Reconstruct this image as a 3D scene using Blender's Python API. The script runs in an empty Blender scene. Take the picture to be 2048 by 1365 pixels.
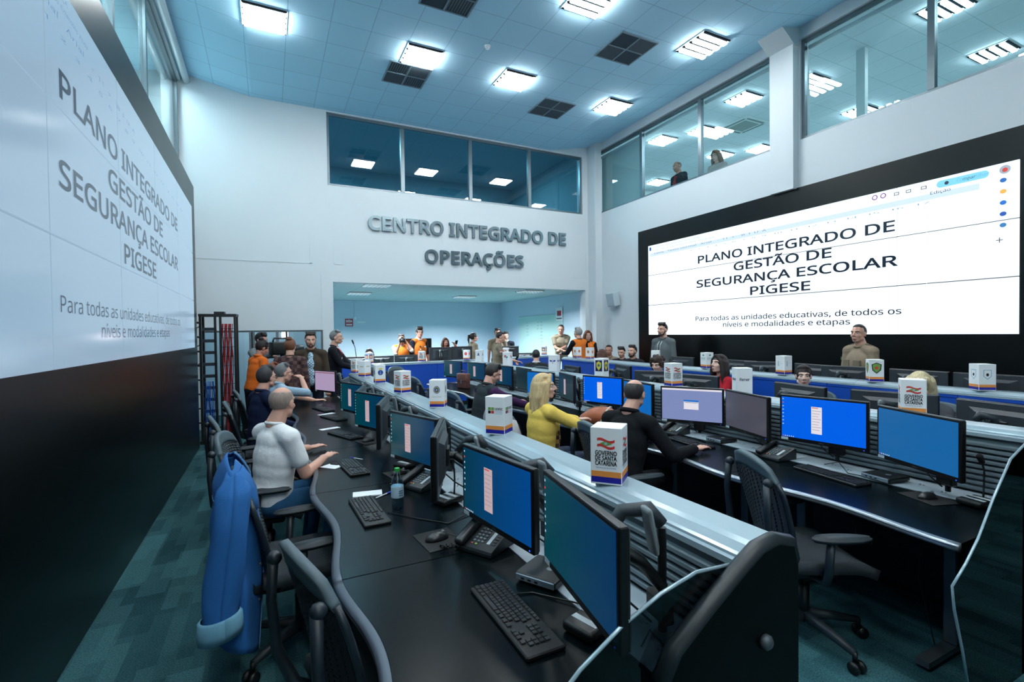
import bpy, bmesh, math, random
from mathutils import Vector, Matrix, Euler
random.seed(7)
S = bpy.context.scene
COL = S.collection
PI = math.pi
R = math.radians

# ------------------------------------------------------------------ camera, world, exposure
cam = bpy.data.cameras.new('camera'); camo = bpy.data.objects.new('camera', cam); COL.objects.link(camo)
cam.sensor_width = 36.0; cam.lens = 978.4 / 2048 * 36.0; cam.clip_start = 0.02; cam.clip_end = 100
_yaw, _pit, _rol = R(26.48), R(-0.998), R(-0.716)
_f = Vector((math.sin(_yaw) * math.cos(_pit), math.cos(_yaw) * math.cos(_pit), math.sin(_pit)))
_r = Vector((math.cos(_yaw), -math.sin(_yaw), 0)); _u = _r.cross(_f)
_r2 = math.cos(_rol) * _r + math.sin(_rol) * _u; _u2 = -math.sin(_rol) * _r + math.cos(_rol) * _u
camo.matrix_world = Matrix(((_r2.x, _u2.x, -_f.x, 0), (_r2.y, _u2.y, -_f.y, 0), (_r2.z, _u2.z, -_f.z, 1.73), (0, 0, 0, 1)))
S.camera = camo
W = bpy.data.worlds.new('world'); S.world = W; W.use_nodes = True
W.node_tree.nodes['Background'].inputs[0].default_value = (0.02, 0.05, 0.07, 1)
W.node_tree.nodes['Background'].inputs[1].default_value = 0.3
S.view_settings.view_transform = 'Standard'; S.view_settings.look = 'None'
S.view_settings.exposure = 0.0; S.view_settings.gamma = 1.0; S.view_settings.use_curve_mapping = False
S.cycles.use_denoising = True
S.cycles.max_bounces = 9; S.cycles.diffuse_bounces = 6; S.cycles.glossy_bounces = 3
S.cycles.transmission_bounces = 4; S.cycles.transparent_max_bounces = 8
S.cycles.sample_clamp_indirect = 4.0
LAMP = (0.96, 1.0, 1.0)           # colour of the tubes
HALL = 68.0                        # strength of the lit hall troffers
ROOMS = 58.0                       # strength of the troffers upstairs

# ------------------------------------------------------------------ helpers
def lin(c): return tuple((x / 12.92 if x <= 0.04045 else ((x + 0.055) / 1.055) ** 2.4) for x in (v / 255 for v in c))

MATS = {}
def mat(name, rgb=(128, 128, 128), rough=0.5, metal=0.0, spec=0.5, emit=None, es=1.0, bump=None, noise=None, alpha=1.0):
    if name in MATS: return MATS[name]
    m = bpy.data.materials.new(name); m.use_nodes = True; MATS[name] = m
    nt = m.node_tree; b = nt.nodes['Principled BSDF']
    b.inputs['Base Color'].default_value = (*lin(rgb), 1); b.inputs['Roughness'].default_value = rough
    b.inputs['Metallic'].default_value = metal; b.inputs['Specular IOR Level'].default_value = spec
    if emit is not None:
        b.inputs['Emission Color'].default_value = (*lin(emit), 1); b.inputs['Emission Strength'].default_value = es
    if alpha < 1: b.inputs['Alpha'].default_value = alpha
    if bump or noise:
        tc = nt.nodes.new('ShaderNodeTexCoord'); n = nt.nodes.new('ShaderNodeTexNoise')
        sc = (bump or noise)[0]; n.inputs['Scale'].default_value = sc; n.inputs['Detail'].default_value = 3
        nt.links.new(tc.outputs['Object'], n.inputs['Vector'])
        if bump:
            bp = nt.nodes.new('ShaderNodeBump'); bp.inputs['Strength'].default_value = bump[1]; bp.inputs['Distance'].default_value = 0.01
            nt.links.new(n.outputs['Fac'], bp.inputs['Height']); nt.links.new(bp.outputs['Normal'], b.inputs['Normal'])
        if noise:
            r = nt.nodes.new('ShaderNodeMixRGB'); k = noise[1]
            r.inputs[1].default_value = (*[x * (1 - k) for x in lin(rgb)], 1); r.inputs[2].default_value = (*[min(1, x * (1 + k)) for x in lin(rgb)], 1)
            nt.links.new(n.outputs['Fac'], r.inputs[0]); nt.links.new(r.outputs[0], b.inputs['Base Color'])
    return m

def glass(name, tint, gl, opaque=0.0):
    """thin pane: transparent with a mirror share that grows at grazing angles"""
    m = bpy.data.materials.new(name); m.use_nodes = True; nt = m.node_tree; nt.nodes.clear(); MATS[name] = m
    o = nt.nodes.new('ShaderNodeOutputMaterial'); t = nt.nodes.new('ShaderNodeBsdfTransparent'); g = nt.nodes.new('ShaderNodeBsdfGlossy')
    t.inputs[0].default_value = (*lin(tint), 1); g.inputs['Roughness'].default_value = 0.0
    f = nt.nodes.new('ShaderNodeFresnel'); f.inputs[0].default_value = 1.5
    k = nt.nodes.new('ShaderNodeMath'); k.operation = 'MULTIPLY'; k.inputs[1].default_value = gl; k.use_clamp = True
    mx = nt.nodes.new('ShaderNodeMixShader')
    gm = nt.nodes.new('ShaderNodeNewGeometry'); iv = nt.nodes.new('ShaderNodeMath'); iv.operation = 'SUBTRACT'; iv.inputs[0].default_value = 1.0
    k2 = nt.nodes.new('ShaderNodeMath'); k2.operation = 'MULTIPLY'
    nt.links.new(gm.outputs['Backfacing'], iv.inputs[1]); nt.links.new(f.outputs[0], k.inputs[0])
    k3 = nt.nodes.new('ShaderNodeMath'); k3.operation = 'ADD'; k3.use_clamp = True; k3.inputs[1].default_value = opaque
    nt.links.new(k.outputs[0], k3.inputs[0]); nt.links.new(k3.outputs[0], k2.inputs[0]); nt.links.new(iv.outputs[0], k2.inputs[1]); nt.links.new(k2.outputs[0], mx.inputs[0])
    nt.links.new(t.outputs[0], mx.inputs[1]); nt.links.new(g.outputs[0], mx.inputs[2]); nt.links.new(mx.outputs[0], o.inputs[0])
    return m

class MB:
    def __init__(s): s.v = []; s.f = []; s.m = []; s.cur = 0
    def add(s, vs, fs, M=None):
        o = len(s.v)
        for p in vs: s.v.append(tuple(M @ Vector(p)) if M is not None else tuple(p))
        for f in fs: s.f.append(tuple(i + o for i in f)); s.m.append(s.cur)
        return s
    def box(s, x0, x1, y0, y1, z0, z1, M=None):
        return s.add([(x0,y0,z0),(x1,y0,z0),(x1,y1,z0),(x0,y1,z0),(x0,y0,z1),(x1,y0,z1),(x1,y1,z1),(x0,y1,z1)],
                     [(0,3,2,1),(4,5,6,7),(0,1,5,4),(1,2,6,5),(2,3,7,6),(3,0,4,7)], M)
    def rbox(s, x0, x1, y0, y1, z0, z1, r=0.01, seg=2, M=None):
        b = bmesh.new(); bmesh.ops.create_cube(b, size=1)
        for v in b.verts: v.co = Vector(((x0+x1)/2 + v.co.x*(x1-x0), (y0+y1)/2 + v.co.y*(y1-y0), (z0+z1)/2 + v.co.z*(z1-z0)))
        bmesh.ops.bevel(b, geom=list(b.edges), offset=r, segments=seg, affect='EDGES', profile=0.5)
        s.bm(b, M); return s
    def bm(s, b, M=None):
        b.verts.ensure_lookup_table(); b.verts.index_update()
        s.add([v.co.copy() for v in b.verts], [[v.index for v in f.verts] for f in b.faces], M); b.free()
    def cyl(s, p0, p1, r0, r1=None, n=12, cap=True, M=None):
        r1 = r0 if r1 is None else r1
        p0 = Vector(p0); p1 = Vector(p1); d = (p1 - p0).normalized()
        a = d.orthogonal().normalized(); b = d.cross(a)
        vs = [p0 + (a*math.cos(t) + b*math.sin(t))*r0 for t in [2*PI*i/n for i in range(n)]] + [p1 + (a*math.cos(t) + b*math.sin(t))*r1 for t in [2*PI*i/n for i in range(n)]]
        fs = [(i, (i+1) % n, n + (i+1) % n, n + i) for i in range(n)]
        if cap: fs += [tuple(range(n-1, -1, -1)), tuple(range(n, 2*n))]
        return s.add(vs, fs, M)
    def tube(s, path, r, n=8, M=None):
        P = [Vector(p) for p in path]; rr = r if isinstance(r, (list, tuple)) else [r]*len(P)
        up = None; vs = []
        for i, p in enumerate(P):
            d = (P[min(i+1, len(P)-1)] - P[max(i-1, 0)]).normalized()
            a = d.orthogonal().normalized() if up is None else (up - d*up.dot(d)).normalized()
            up = a; b = d.cross(a)
            vs += [p + (a*math.cos(2*PI*k/n) + b*math.sin(2*PI*k/n))*rr[i] for k in range(n)]
        fs = [(i*n+k, i*n+(k+1) % n, (i+1)*n+(k+1) % n, (i+1)*n+k) for i in range(len(P)-1) for k in range(n)]
        fs += [tuple(range(n-1, -1, -1)), tuple(range((len(P)-1)*n, len(P)*n))]
        return s.add(vs, fs, M)
    def prism(s, poly, axis, a, b, M=None):
        """poly in the two other axes (order: x,y,z without axis)"""
        def P(u, w, t): return {0: (t, u, w), 1: (u, t, w), 2: (u, w, t)}[axis]
        n = len(poly)
        vs = [P(u, w, a) for u, w in poly] + [P(u, w, b) for u, w in poly]
        return s.add(vs, [tuple(range(n-1, -1, -1)), tuple(range(n, 2*n))] + [(i, (i+1) % n, n + (i+1) % n, n + i) for i in range(n)], M)
    def ell(s, c, rad, M=None, nu=16, nv=10, fn=None):
        vs = []; c = Vector(c)
        for j in range(nv + 1):
            th = PI * j / nv
            for i in range(nu):
                ph = 2*PI*i/nu; d = Vector((math.sin(th)*math.cos(ph), math.sin(th)*math.sin(ph), math.cos(th)))
                k = fn(d) if fn else 1.0
                vs.append(c + Vector((d.x*rad[0], d.y*rad[1], d.z*rad[2])) * k)
        fs = [(j*nu+i, (j+1)*nu+i, (j+1)*nu+(i+1) % nu, j*nu+(i+1) % nu) for j in range(nv) for i in range(nu)]
        return s.add(vs, fs, M)
    def lathe(s, prof, c=(0, 0, 0), n=20, M=None):
        vs = [(c[0]+r*math.cos(2*PI*i/n), c[1]+r*math.sin(2*PI*i/n), c[2]+z) for r, z in prof for i in range(n)]
        fs = [(j*n+i, j*n+(i+1) % n, (j+1)*n+(i+1) % n, (j+1)*n+i) for j in range(len(prof)-1) for i in range(n)]
        fs += [tuple(range(n-1, -1, -1)), tuple(range((len(prof)-1)*n, len(prof)*n))]
        return s.add(vs, fs, M)
    def cap(s, p0, p1, r0, r1=None, n=12):
        r1 = r0 if r1 is None else r1
        p0 = Vector(p0); p1 = Vector(p1); d = (p1 - p0)
        d = d.normalized() if d.length > 1e-6 else Vector((0, 0, 1))
        a = d.orthogonal().normalized(); b = d.cross(a); vs = []; rings = []
        for t in (-85, -55, -25, 0): rings.append((p0 + d*r0*math.sin(R(t)), r0*math.cos(R(t))))
        for t in (0, 25, 55, 85): rings.append((p1 + d*r1*math.sin(R(t)), r1*math.cos(R(t))))
        for q, r in rings: vs += [q + (a*math.cos(2*PI*k/n) + b*math.sin(2*PI*k/n))*r for k in range(n)]
        fs = [(j*n+k, j*n+(k+1) % n, (j+1)*n+(k+1) % n, (j+1)*n+k) for j in range(7) for k in range(n)]
        fs += [tuple(range(n-1, -1, -1)), tuple(range(7*n, 8*n))]
        return s.add(vs, fs)
    def sheet(s, grid, t=0.004):
        """closed thin sheet from a grid of points"""
        nr, nc = len(grid), len(grid[0]); G = [[Vector(p) for p in r] for r in grid]; top = []; bot = []
        for i in range(nr):
            for j in range(nc):
                du = G[min(i+1, nr-1)][j] - G[max(i-1, 0)][j]; dv = G[i][min(j+1, nc-1)] - G[i][max(j-1, 0)]
                n = du.cross(dv); n = n.normalized() if n.length > 1e-9 else Vector((0, 0, 1))
                top.append(G[i][j] + n*t/2); bot.append(G[i][j] - n*t/2)
        N = nr*nc; fs = []
        for i in range(nr-1):
            for j in range(nc-1):
                a, b, c, d = i*nc+j, (i+1)*nc+j, (i+1)*nc+j+1, i*nc+j+1
                fs += [(a, b, c, d), (N+d, N+c, N+b, N+a)]
        for i in range(nr-1):
            fs += [(i*nc, N+i*nc, N+(i+1)*nc, (i+1)*nc), ((i+1)*nc+nc-1, N+(i+1)*nc+nc-1, N+i*nc+nc-1, i*nc+nc-1)]
        for j in range(nc-1):
            fs += [(j+1, N+j+1, N+j, j), ((nr-1)*nc+j, N+(nr-1)*nc+j, N+(nr-1)*nc+j+1, (nr-1)*nc+j+1)]
        return s.add(top + bot, fs)
    def mesh(s, name, mats, smooth=False):
        me = bpy.data.meshes.new(name); me.from_pydata(s.v, [], s.f); me.update()
        ml = mats if isinstance(mats, (list, tuple)) else [mats]
        for m in ml: me.materials.append(m)
        if len(ml) > 1: me.polygons.foreach_set('material_index', s.m)
        if smooth: me.polygons.foreach_set('use_smooth', [True]*len(me.polygons))
        b = bmesh.new(); b.from_mesh(me); bmesh.ops.recalc_face_normals(b, faces=b.faces); b.to_mesh(me); b.free()
        return me
    def build(s, name, mats, parent=None, smooth=False, loc=None):
        o = bpy.data.objects.new(name, s.mesh(name, mats, smooth)); COL.objects.link(o)
        if parent is not None: o.parent = parent
        if loc: o.location = loc
        if smooth == 'auto' or smooth is True:
            pass
        return o

def tag(o, label=None, cat=None, group=None, kind=None):
    if label: o['label'] = label
    if cat: o['category'] = cat
    if group: o['group'] = group
    if kind: o['kind'] = kind
    return o
def thing(name, label, cat, loc=(0, 0, 0), rz=0, group=None):
    o = bpy.data.objects.new(name, None); COL.objects.link(o); o.location = loc; o.rotation_euler = (0, 0, rz)
    return tag(o, label, cat, group)
def struct(name, mb, m, parent=None):
    o = mb.build(name, m, parent)
    if parent is None: o['kind'] = 'structure'
    return o
def copy_tree(o, parent=None):
    c = o.copy(); COL.objects.link(c); c.parent = parent
    for ch in list(o.children): copy_tree(ch, c)
    return c
def dup(o, loc, rz, label, group=None):
    c = copy_tree(o); c.location = loc; c.rotation_euler = (0, 0, rz); c['label'] = label
    if group: c['group'] = group
    return c
PROTO = {}
def inst(key, maker, loc, rz, label, group=None):
    """first use builds the thing, later uses copy it"""
    if key not in PROTO:
        o = maker(); PROTO[key] = o
    else: o = copy_tree(PROTO[key])
    o.location = loc; o.rotation_euler = (0, 0, rz); o['label'] = label
    if group: o['group'] = group
    elif 'group' in o: del o['group']
    return o

# text as geometry
_cap = None
FONT = None
try: FONT = bpy.data.fonts.load(bpy.utils.system_resource('DATAFILES', path='fonts') + '/NotoSansHebrew-Regular.woff2')   # a font that ships inside Blender
except Exception: FONT = None
def text_geo(txt, bold=0.0, depth=0.0, spacing=1.0):
    cu = bpy.data.curves.new('t', 'FONT'); cu.body = txt; cu.size = 1; cu.offset = bold; cu.extrude = depth
    cu.align_x = 'LEFT'
    if FONT: cu.font = FONT
    cu.space_character = spacing; cu.resolution_u = 3; cu.fill_mode = 'BOTH' if depth else 'FRONT'
    ob = bpy.data.objects.new('t', cu); COL.objects.link(ob)
    dg = bpy.context.evaluated_depsgraph_get(); me = bpy.data.meshes.new_from_object(ob.evaluated_get(dg))
    vs = [v.co.copy() for v in me.vertices]; fs = [list(p.vertices) for p in me.polygons]
    bpy.data.objects.remove(ob); bpy.data.curves.remove(cu); bpy.data.meshes.remove(me)
    return vs, fs
def text_mb(mb, txt, width, cap, M, bold=0.0, align='L', depth=0.0, shift=0.0):
    """lettering of given total width and capital height; M maps (x right, y up, z out)"""
    global _cap
    if _cap is None: _cap = max(v.y for v in text_geo('H')[0])
    vs, fs = text_geo(txt, bold, 0.5 if depth else 0)
    if not vs: return mb
    x0 = min(v.x for v in vs); x1 = max(v.x for v in vs)
    sx = (width / (x1 - x0)) if width else cap / _cap; sy = cap / _cap
    off = {'L': 0, 'C': -(x1 - x0) * sx / 2, 'R': -(x1 - x0) * sx}[align]
    mb.add([((v.x - x0) * sx + off, v.y * sy, (v.z + 0.5) * depth if depth else 0) for v in vs], fs, M)
    return mb
def frame(o, r, u):
    """matrix with x=r, y=u, z=r x u at o"""
    o = Vector(o); r = Vector(r).normalized(); u = Vector(u).normalized(); n = r.cross(u)
    return Matrix(((r.x, u.x, n.x, o.x), (r.y, u.y, n.y, o.y), (r.z, u.z, n.z, o.z), (0, 0, 0, 1)))
# ------------------------------------------------------------------ the setting
def grid_mat(name, rgb, line, w, h, ox, oy, mortar, rough=0.8):
    m = mat(name, rgb, rough); nt = m.node_tree; b = nt.nodes['Principled BSDF']
    g = nt.nodes.new('ShaderNodeNewGeometry'); mp = nt.nodes.new('ShaderNodeMapping'); mp.inputs['Location'].default_value = (-ox, -oy, 0)
    br = nt.nodes.new('ShaderNodeTexBrick'); br.offset = 0; br.inputs['Scale'].default_value = 1
    br.inputs['Brick Width'].default_value = w; br.inputs['Row Height'].default_value = h; br.inputs['Mortar Size'].default_value = mortar
    br.inputs['Mortar Smooth'].default_value = 0.3
    for k in (1, 2): br.inputs['Color%d' % k].default_value = (*[c * (0.97 if k == 1 else 1.0) for c in lin(rgb)], 1)
    br.inputs['Mortar'].default_value = (*lin(line), 1)
    nt.links.new(g.outputs['Position'], mp.inputs[0]); nt.links.new(mp.outputs[0], br.inputs[0]); nt.links.new(br.outputs[0], b.inputs['Base Color'])
    return m
TX, TY, OX, OY = 0.575, 0.575, 1.480, 7.03
M_ceil = grid_mat('ceiling_tiles', (190, 233, 255), (152, 196, 222), TX, TY, OX, OY, 0.006, 0.9)
M_ceil2 = grid_mat('ceiling_tiles_low', (190, 205, 205), (150, 165, 168), 0.62, 0.62, 0.2, 0.1, 0.006, 0.9)
M_wall = mat('wall_paint', (206, 215, 220), 0.55, bump=(60, 0.04))
M_wall2 = mat('wall_paint_inner', (194, 212, 226), 0.6)
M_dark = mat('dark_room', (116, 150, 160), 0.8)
M_black = mat('black_cladding', (3, 7, 8), 0.3, spec=0.3)
M_alu = mat('window_aluminium', (120, 132, 138), 0.35, 0.85)
M_gl_back = glass('dark_window_glass', (150, 180, 190), 2.2)
M_gl = glass('clear_window_glass', (228, 240, 242), 1.8)
M_white = mat('white_enamel', (225, 232, 236), 0.4)
M_led = mat('tube_light', (255, 255, 255), 0.4, emit=(255, 255, 255), es=HALL)
M_led.node_tree.nodes['Principled BSDF'].inputs['Emission Color'].default_value = (*LAMP, 1)
M_led2 = mat('tube_light_upstairs', (255, 255, 255), 0.4, emit=(255, 255, 255), es=ROOMS)
M_led2.node_tree.nodes['Principled BSDF'].inputs['Emission Color'].default_value = (0.82, 0.95, 1.0, 1)
M_louv = mat('louver_metal', (6, 9, 11), 1.0, spec=0.0)
M_grille = mat('grille_blades', (70, 84, 94), 0.5, 0.3)
M_hole = mat('duct_void', (10, 16, 20), 0.9)

# carpet tiles: staggered planks of several teal greys
M_carpet = mat('carpet', (80, 100, 106), 0.95, spec=0.15); _nt = M_carpet.node_tree; _b = _nt.nodes['Principled BSDF']
_g = _nt.nodes.new('ShaderNodeNewGeometry'); prev = None
for i, (bw, rh, sc, off, c1, c2) in enumerate([(0.50, 0.165, 1, .37, (38, 76, 86), (80, 134, 142)), (0.31, 0.083, 1, .43, (44, 86, 94), (88, 140, 144))]):
    br = _nt.nodes.new('ShaderNodeTexBrick'); br.offset = off; br.inputs['Scale'].default_value = sc
    br.inputs['Brick Width'].default_value = bw; br.inputs['Row Height'].default_value = rh; br.inputs['Mortar Size'].default_value = 0.0
    br.inputs['Color1'].default_value = (*lin(c1), 1); br.inputs['Color2'].default_value = (*lin(c2), 1); br.inputs['Bias'].default_value = -0.1
    mp = _nt.nodes.new('ShaderNodeMapping'); mp.inputs['Rotation'].default_value = (0, 0, R(90)); mp.inputs['Location'].default_value = (i * .2, i * .31, 0)
    _nt.links.new(_g.outputs['Position'], mp.inputs[0]); _nt.links.new(mp.outputs[0], br.inputs[0])
    if prev is None: prev = br
    else:
        mx = _nt.nodes.new('ShaderNodeMixRGB'); mx.inputs[0].default_value = 0.42
        _nt.links.new(prev.outputs[0], mx.inputs[1]); _nt.links.new(br.outputs[0], mx.inputs[2]); prev = mx
_n = _nt.nodes.new('ShaderNodeTexNoise'); _n.inputs['Scale'].default_value = 130; _n.inputs['Detail'].default_value = 4
_nt.links.new(_g.outputs['Position'], _n.inputs['Vector'])
_mx = _nt.nodes.new('ShaderNodeMixRGB'); _mx.blend_type = 'MULTIPLY'; _mx.inputs[0].default_value = 0.8
_rp = _nt.nodes.new('ShaderNodeValToRGB'); _rp.color_ramp.elements[0].position = 0.3; _rp.color_ramp.elements[0].color = (.22, .22, .22, 1); _rp.color_ramp.elements[1].position = 0.7; _rp.color_ramp.elements[1].color = (1, 1, 1, 1)
_nt.links.new(_n.outputs['Fac'], _rp.inputs[0]); _nt.links.new(prev.outputs[0], _mx.inputs[1]); _nt.links.new(_rp.outputs[0], _mx.inputs[2]); _nt.links.new(_mx.outputs[0], _b.inputs['Base Color'])
_bp = _nt.nodes.new('ShaderNodeBump'); _bp.inputs['Strength'].default_value = 0.5; _bp.inputs['Distance'].default_value = 0.004
_nt.links.new(_n.outputs['Fac'], _bp.inputs['Height']); _nt.links.new(_bp.outputs[0], _b.inputs['Normal'])

XL, XR, YB, YN, ZC = -1.33, 7.76, 10.63, -5.0, 6.30
BW = 0.25                           # thickness of the back wall
struct('floor', MB().box(-4, 14.5, YN, 18, -0.12, 0), M_carpet)
# ceiling: flat field with two strips rising to the side walls
c = MB(); c.prism([(XL, 6.50), (-0.2, ZC), (6.45, ZC), (XR + .3, 6.66), (XR + .3, 6.9), (XL, 6.9)], 1, YN, YB)
struct('ceiling', c, M_ceil)
# back wall with window band, big opening and the glazed door band on its left
b = MB(); wx0, wx1, wz0, wz1 = 1.14, 7.40, 4.785, 6.27; ox0, ox1, oz = 1.21, 7.46, 2.815; dx0, dx1, dz = -1.14, 1.0, 1.83
b.box(XL - .3, wx0, YB, YB + BW, dz, 6.9); b.box(wx1, XR + .3, YB, YB + BW, oz, 6.9)
b.box(wx0, wx1, YB, YB + BW, wz1, 6.9); b.box(wx0, wx1, YB, YB + BW, oz, wz0)
b.box(wx0, ox0, YB, YB + BW, 0, oz); b.box(dx1, wx0, YB, YB + BW, 0, dz); b.box(XL - .3, dx0, YB, YB + BW, 0, dz); b.box(ox1, XR + .3, YB, YB + BW, 0, oz)
struct('wall_back', b, M_wall)
# shallow plaster panels on the back wall (raised borders)
t = MB()
for x0, x1, z0, z1 in [(-1.16, 0.80, 3.165, 3.185), (0.78, 0.80, 3.165, 3.78), (1.235, 1.255, 3.18, 3.80), (1.235, 1.42, 3.175, 3.195), (7.10, 7.5, 3.12, 3.135), (7.485, 7.5, 3.12, 3.75), (0.98, 1.0, 1.83, 2.95), (-1.2, -1.18, 2.0, 3.1)]:
    t.box(x0, x1, YB - .008, YB + .002, z0, z1)
struct('trim_1', t, M_wall)
# left wall: solid below, windows above the black cladding
l = MB(); l.box(XL - .25, XL, YN, YB, 0, 4.0); l.box(XL - .25, XL, YN, YB, 6.36, 6.9)
struct('wall_left', l, M_wall)
r = MB(); r.box(XR, XR + .25, YN, YB + BW, 0, 4.79); r.box(XR, XR + .25, YN, YB + BW, 6.40, 6.9); r.box(XR, XR + .25, 5.04, 5.50, 4.79, 6.4)
r.box(XR - .14, XR, 5.06, 5.47, 4.0, 6.66)
r.add([(XR - .13, 5.045, 6.30), (XR - .13, 5.485, 6.30), (XR - .5, 5.485, 6.55), (XR - .5, 5.045, 6.55), (XR + .02, 5.045, 6.30), (XR + .02, 5.485, 6.30), (XR + .02, 5.485, 6.64), (XR + .02, 5.045, 6.64)],
      [(0, 1, 2, 3), (0, 3, 7, 4), (1, 5, 6, 2), (3, 2, 6, 7), (4, 7, 6, 5), (0, 4, 5, 1)])
r.box(7.56, XR, 10.30, YB, 0, 6.66)
struct('wall_right', r, M_wall)
struct('wall_near', MB().box(XL - .3, XR + .3, YN - .2, YN, 0, 6.9), M_wall)

def window(n, axis, pos, a0, a1, z0, z1, mull, gm, th=0.07, fr=0.05):
    """glazed band: frame, mullions and one pane per bay"""
    f = MB(); put = (lambda m, u0, u1, w0, w1, d0, d1: m.box(d0, d1, u0, u1, w0, w1)) if axis == 'X' else (lambda m, u0, u1, w0, w1, d0, d1: m.box(u0, u1, d0, d1, w0, w1))
    d0, d1 = pos, pos + th
    put(f, a0, a1, z0, z0 + fr, d0, d1); put(f, a0, a1, z1 - fr, z1, d0, d1); put(f, a0, a0 + fr, z0 + fr, z1 - fr, d0, d1); put(f, a1 - fr, a1, z0 + fr, z1 - fr, d0, d1)
    for m in mull: put(f, m - fr * .8, m + fr * .8, z0 + fr, z1 - fr, d0 - .01, d1)
    fo = struct('window_%d' % n, f, M_alu)
    e = [a0 + fr] + sorted(mull) + [a1 - fr]
    for i in range(len(e) - 1):
        p = MB(); put(p, e[i] + (fr * .8 if i else 0), e[i + 1] - (fr * .8 if i < len(e) - 2 else 0), z0 + fr, z1 - fr, d0 + th * .45, d0 + th * .45 + .006)
        p.build('pane', gm, fo)
    return fo
window(1, 'Y', YB + .04, wx0, wx1, wz0, wz1, [2.70, 4.29, 5.855], M_gl_back)
window(2, 'X', XR + .05, 5.50, 10.55, 4.79, 6.39, [7.13, 8.85], M_gl)
window(3, 'X', XR + .05, -2.2, 5.04, 4.79, 6.40, [0.0, 1.66, 3.31], M_gl)
window(4, 'X', XL - .12, -2.0, YB - .02, 4.0, 6.36, [0.05, 1.65, 3.25, 4.85, 6.45, 8.06], M_gl)
for wn, ys in ((2, [(5.56, 7.08), (7.18, 8.80), (8.90, 10.48)]), (3, [(.05, 1.6), (1.72, 3.25), (3.37, 4.98)])):
    w = [o for o in COL.objects if o.name == 'window_%d' % wn][0]
    for a, b2 in ys:
        rl = MB().cyl((XR + .16, a, 6.28), (XR + .16, b2, 6.28), .035, n=14).build('blind_roller', M_wall, w, True)
        if a > 8.5: MB().box(XR + .158, XR + .162, a, b2, 4.86, 6.28).build('blind_cloth', mat('blind_cloth', (190, 206, 208), .8), w)
# glazed doors left of the big opening
dfo = window(5, 'Y', YB + .03, dx0, dx1, 0, dz, [-.30, -.26, .16], M_gl, 0.06, 0.035)
h = MB(); h.tube([(.93, YB - .02, 1.0), (.93, YB - .05, 1.02), (.93, YB - .05, 1.28), (.93, YB - .02, 1.3)], .01); h.build('handle', M_alu, dfo, True)

# rooms seen through the openings
s = MB(); s.box(-1.5, 8.28 + .2, 17.6, 17.8, 0, 3.2); s.box(8.28, 8.48, YB + BW, 17.6, 0, 3.2); s.box(-1.7, -1.5, YB + BW, 17.6, 0, 3.2)
s.box(1.02, 1.2, YB + BW, 12.4, 0, 2.9); s.box(-1.5, 1.2, 12.4, 12.55, 0, 2.9)
la = bpy.data.lights.new('lobby_fill', 'AREA'); la.energy = 20; la.size = .5; la.color = (.95, 1.0, 1.0)  # added fill light to brighten the space behind the glazed doors, no fitting
lo = bpy.data.objects.new('lobby_fill', la); COL.objects.link(lo); lo.location = (-.2, 11.5, 2.8)
struct('wall_operations_annex', s, M_wall2)
struct('ceiling_annex', MB().box(-1.5, 8.28, YB + BW, 17.6, 2.90, 3.05), M_ceil2)
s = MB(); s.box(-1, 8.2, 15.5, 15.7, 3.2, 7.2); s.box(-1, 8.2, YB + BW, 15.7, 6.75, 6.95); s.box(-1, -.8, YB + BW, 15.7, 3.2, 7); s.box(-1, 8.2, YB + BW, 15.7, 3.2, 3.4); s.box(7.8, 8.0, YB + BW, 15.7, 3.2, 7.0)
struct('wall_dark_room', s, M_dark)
ZR = 6.9
for x, y in ((1.5, 13.2), (5.5, 13.2)):
    la = bpy.data.lights.new('dark_room_fill', 'AREA'); la.energy = 330; la.size = .5; la.color = (.7, .93, 1)  # added fill without a fitting, lifts the room behind the back windows
    lo = bpy.data.objects.new('dark_room_fill', la); COL.objects.link(lo); lo.location = (x, y, 6.7)
M_room = mat('upstairs_paint', (196, 208, 208), 0.8)
s = MB(); s.box(14.2, 14.4, -4, 14, 3.4, 7); s.box(XR + .25, 14.4, 14, 14.2, 3.4, 7); s.box(XR + .25, 14.4, -4.2, -4, 3.4, 7); s.box(XR + .25, 14.4, -4, 14.2, 3.35, 3.75)
struct('wall_upstairs', s, M_room)
s = MB()
for y in (5.3, 5.36): pass
s.box(9.9, 10.0, 5.2, 5.35, 3.55, ZR)
struct('wall_upstairs_partition', s, M_room)
struct('ceiling_upstairs', MB().box(XR + .25, 14.4, -4, 14.2, ZR, ZR + .15), grid_mat('ceiling_tiles_upstairs', (204, 216, 222), (158, 174, 180), 0.62, 0.62, 0.1, 0.2, 0.006, 0.9))
s = MB(); s.box(-2.5, -2.35, YN, 12, 3.4, 7); s.box(-2.5, XL - .25, YN, 12, 6.55, 6.8); s.box(-2.5, XL - .25, YN, 12, 3.4, 3.6); s.box(-2.5, XL - .25, 12, 12.2, 3.4, 7)
struct('wall_gallery', s, mat('gallery_paint', (225, 238, 240), 0.8))
for y in (1.0, 4.0, 7.0, 10.0):
    la = bpy.data.lights.new('gallery_fill', 'AREA'); la.energy = 70; la.size = 0.5; la.color = (0.86, 0.97, 1.0)  # added fill lights, unseen, brighten the wall behind the left windows
    lo = bpy.data.objects.new('gallery_fill', la); COL.objects.link(lo); lo.location = (-1.95, y, 6.5)
# hollow pipe along the top of the left windows
tag(MB().cyl((XL + .09, YN, 6.37), (XL + .09, YB - .02, 6.37), .055, n=16).build('conduit_pipe', M_wall, smooth=True), 'pale round pipe along the ceiling above the left windows', 'pipe')

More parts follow.
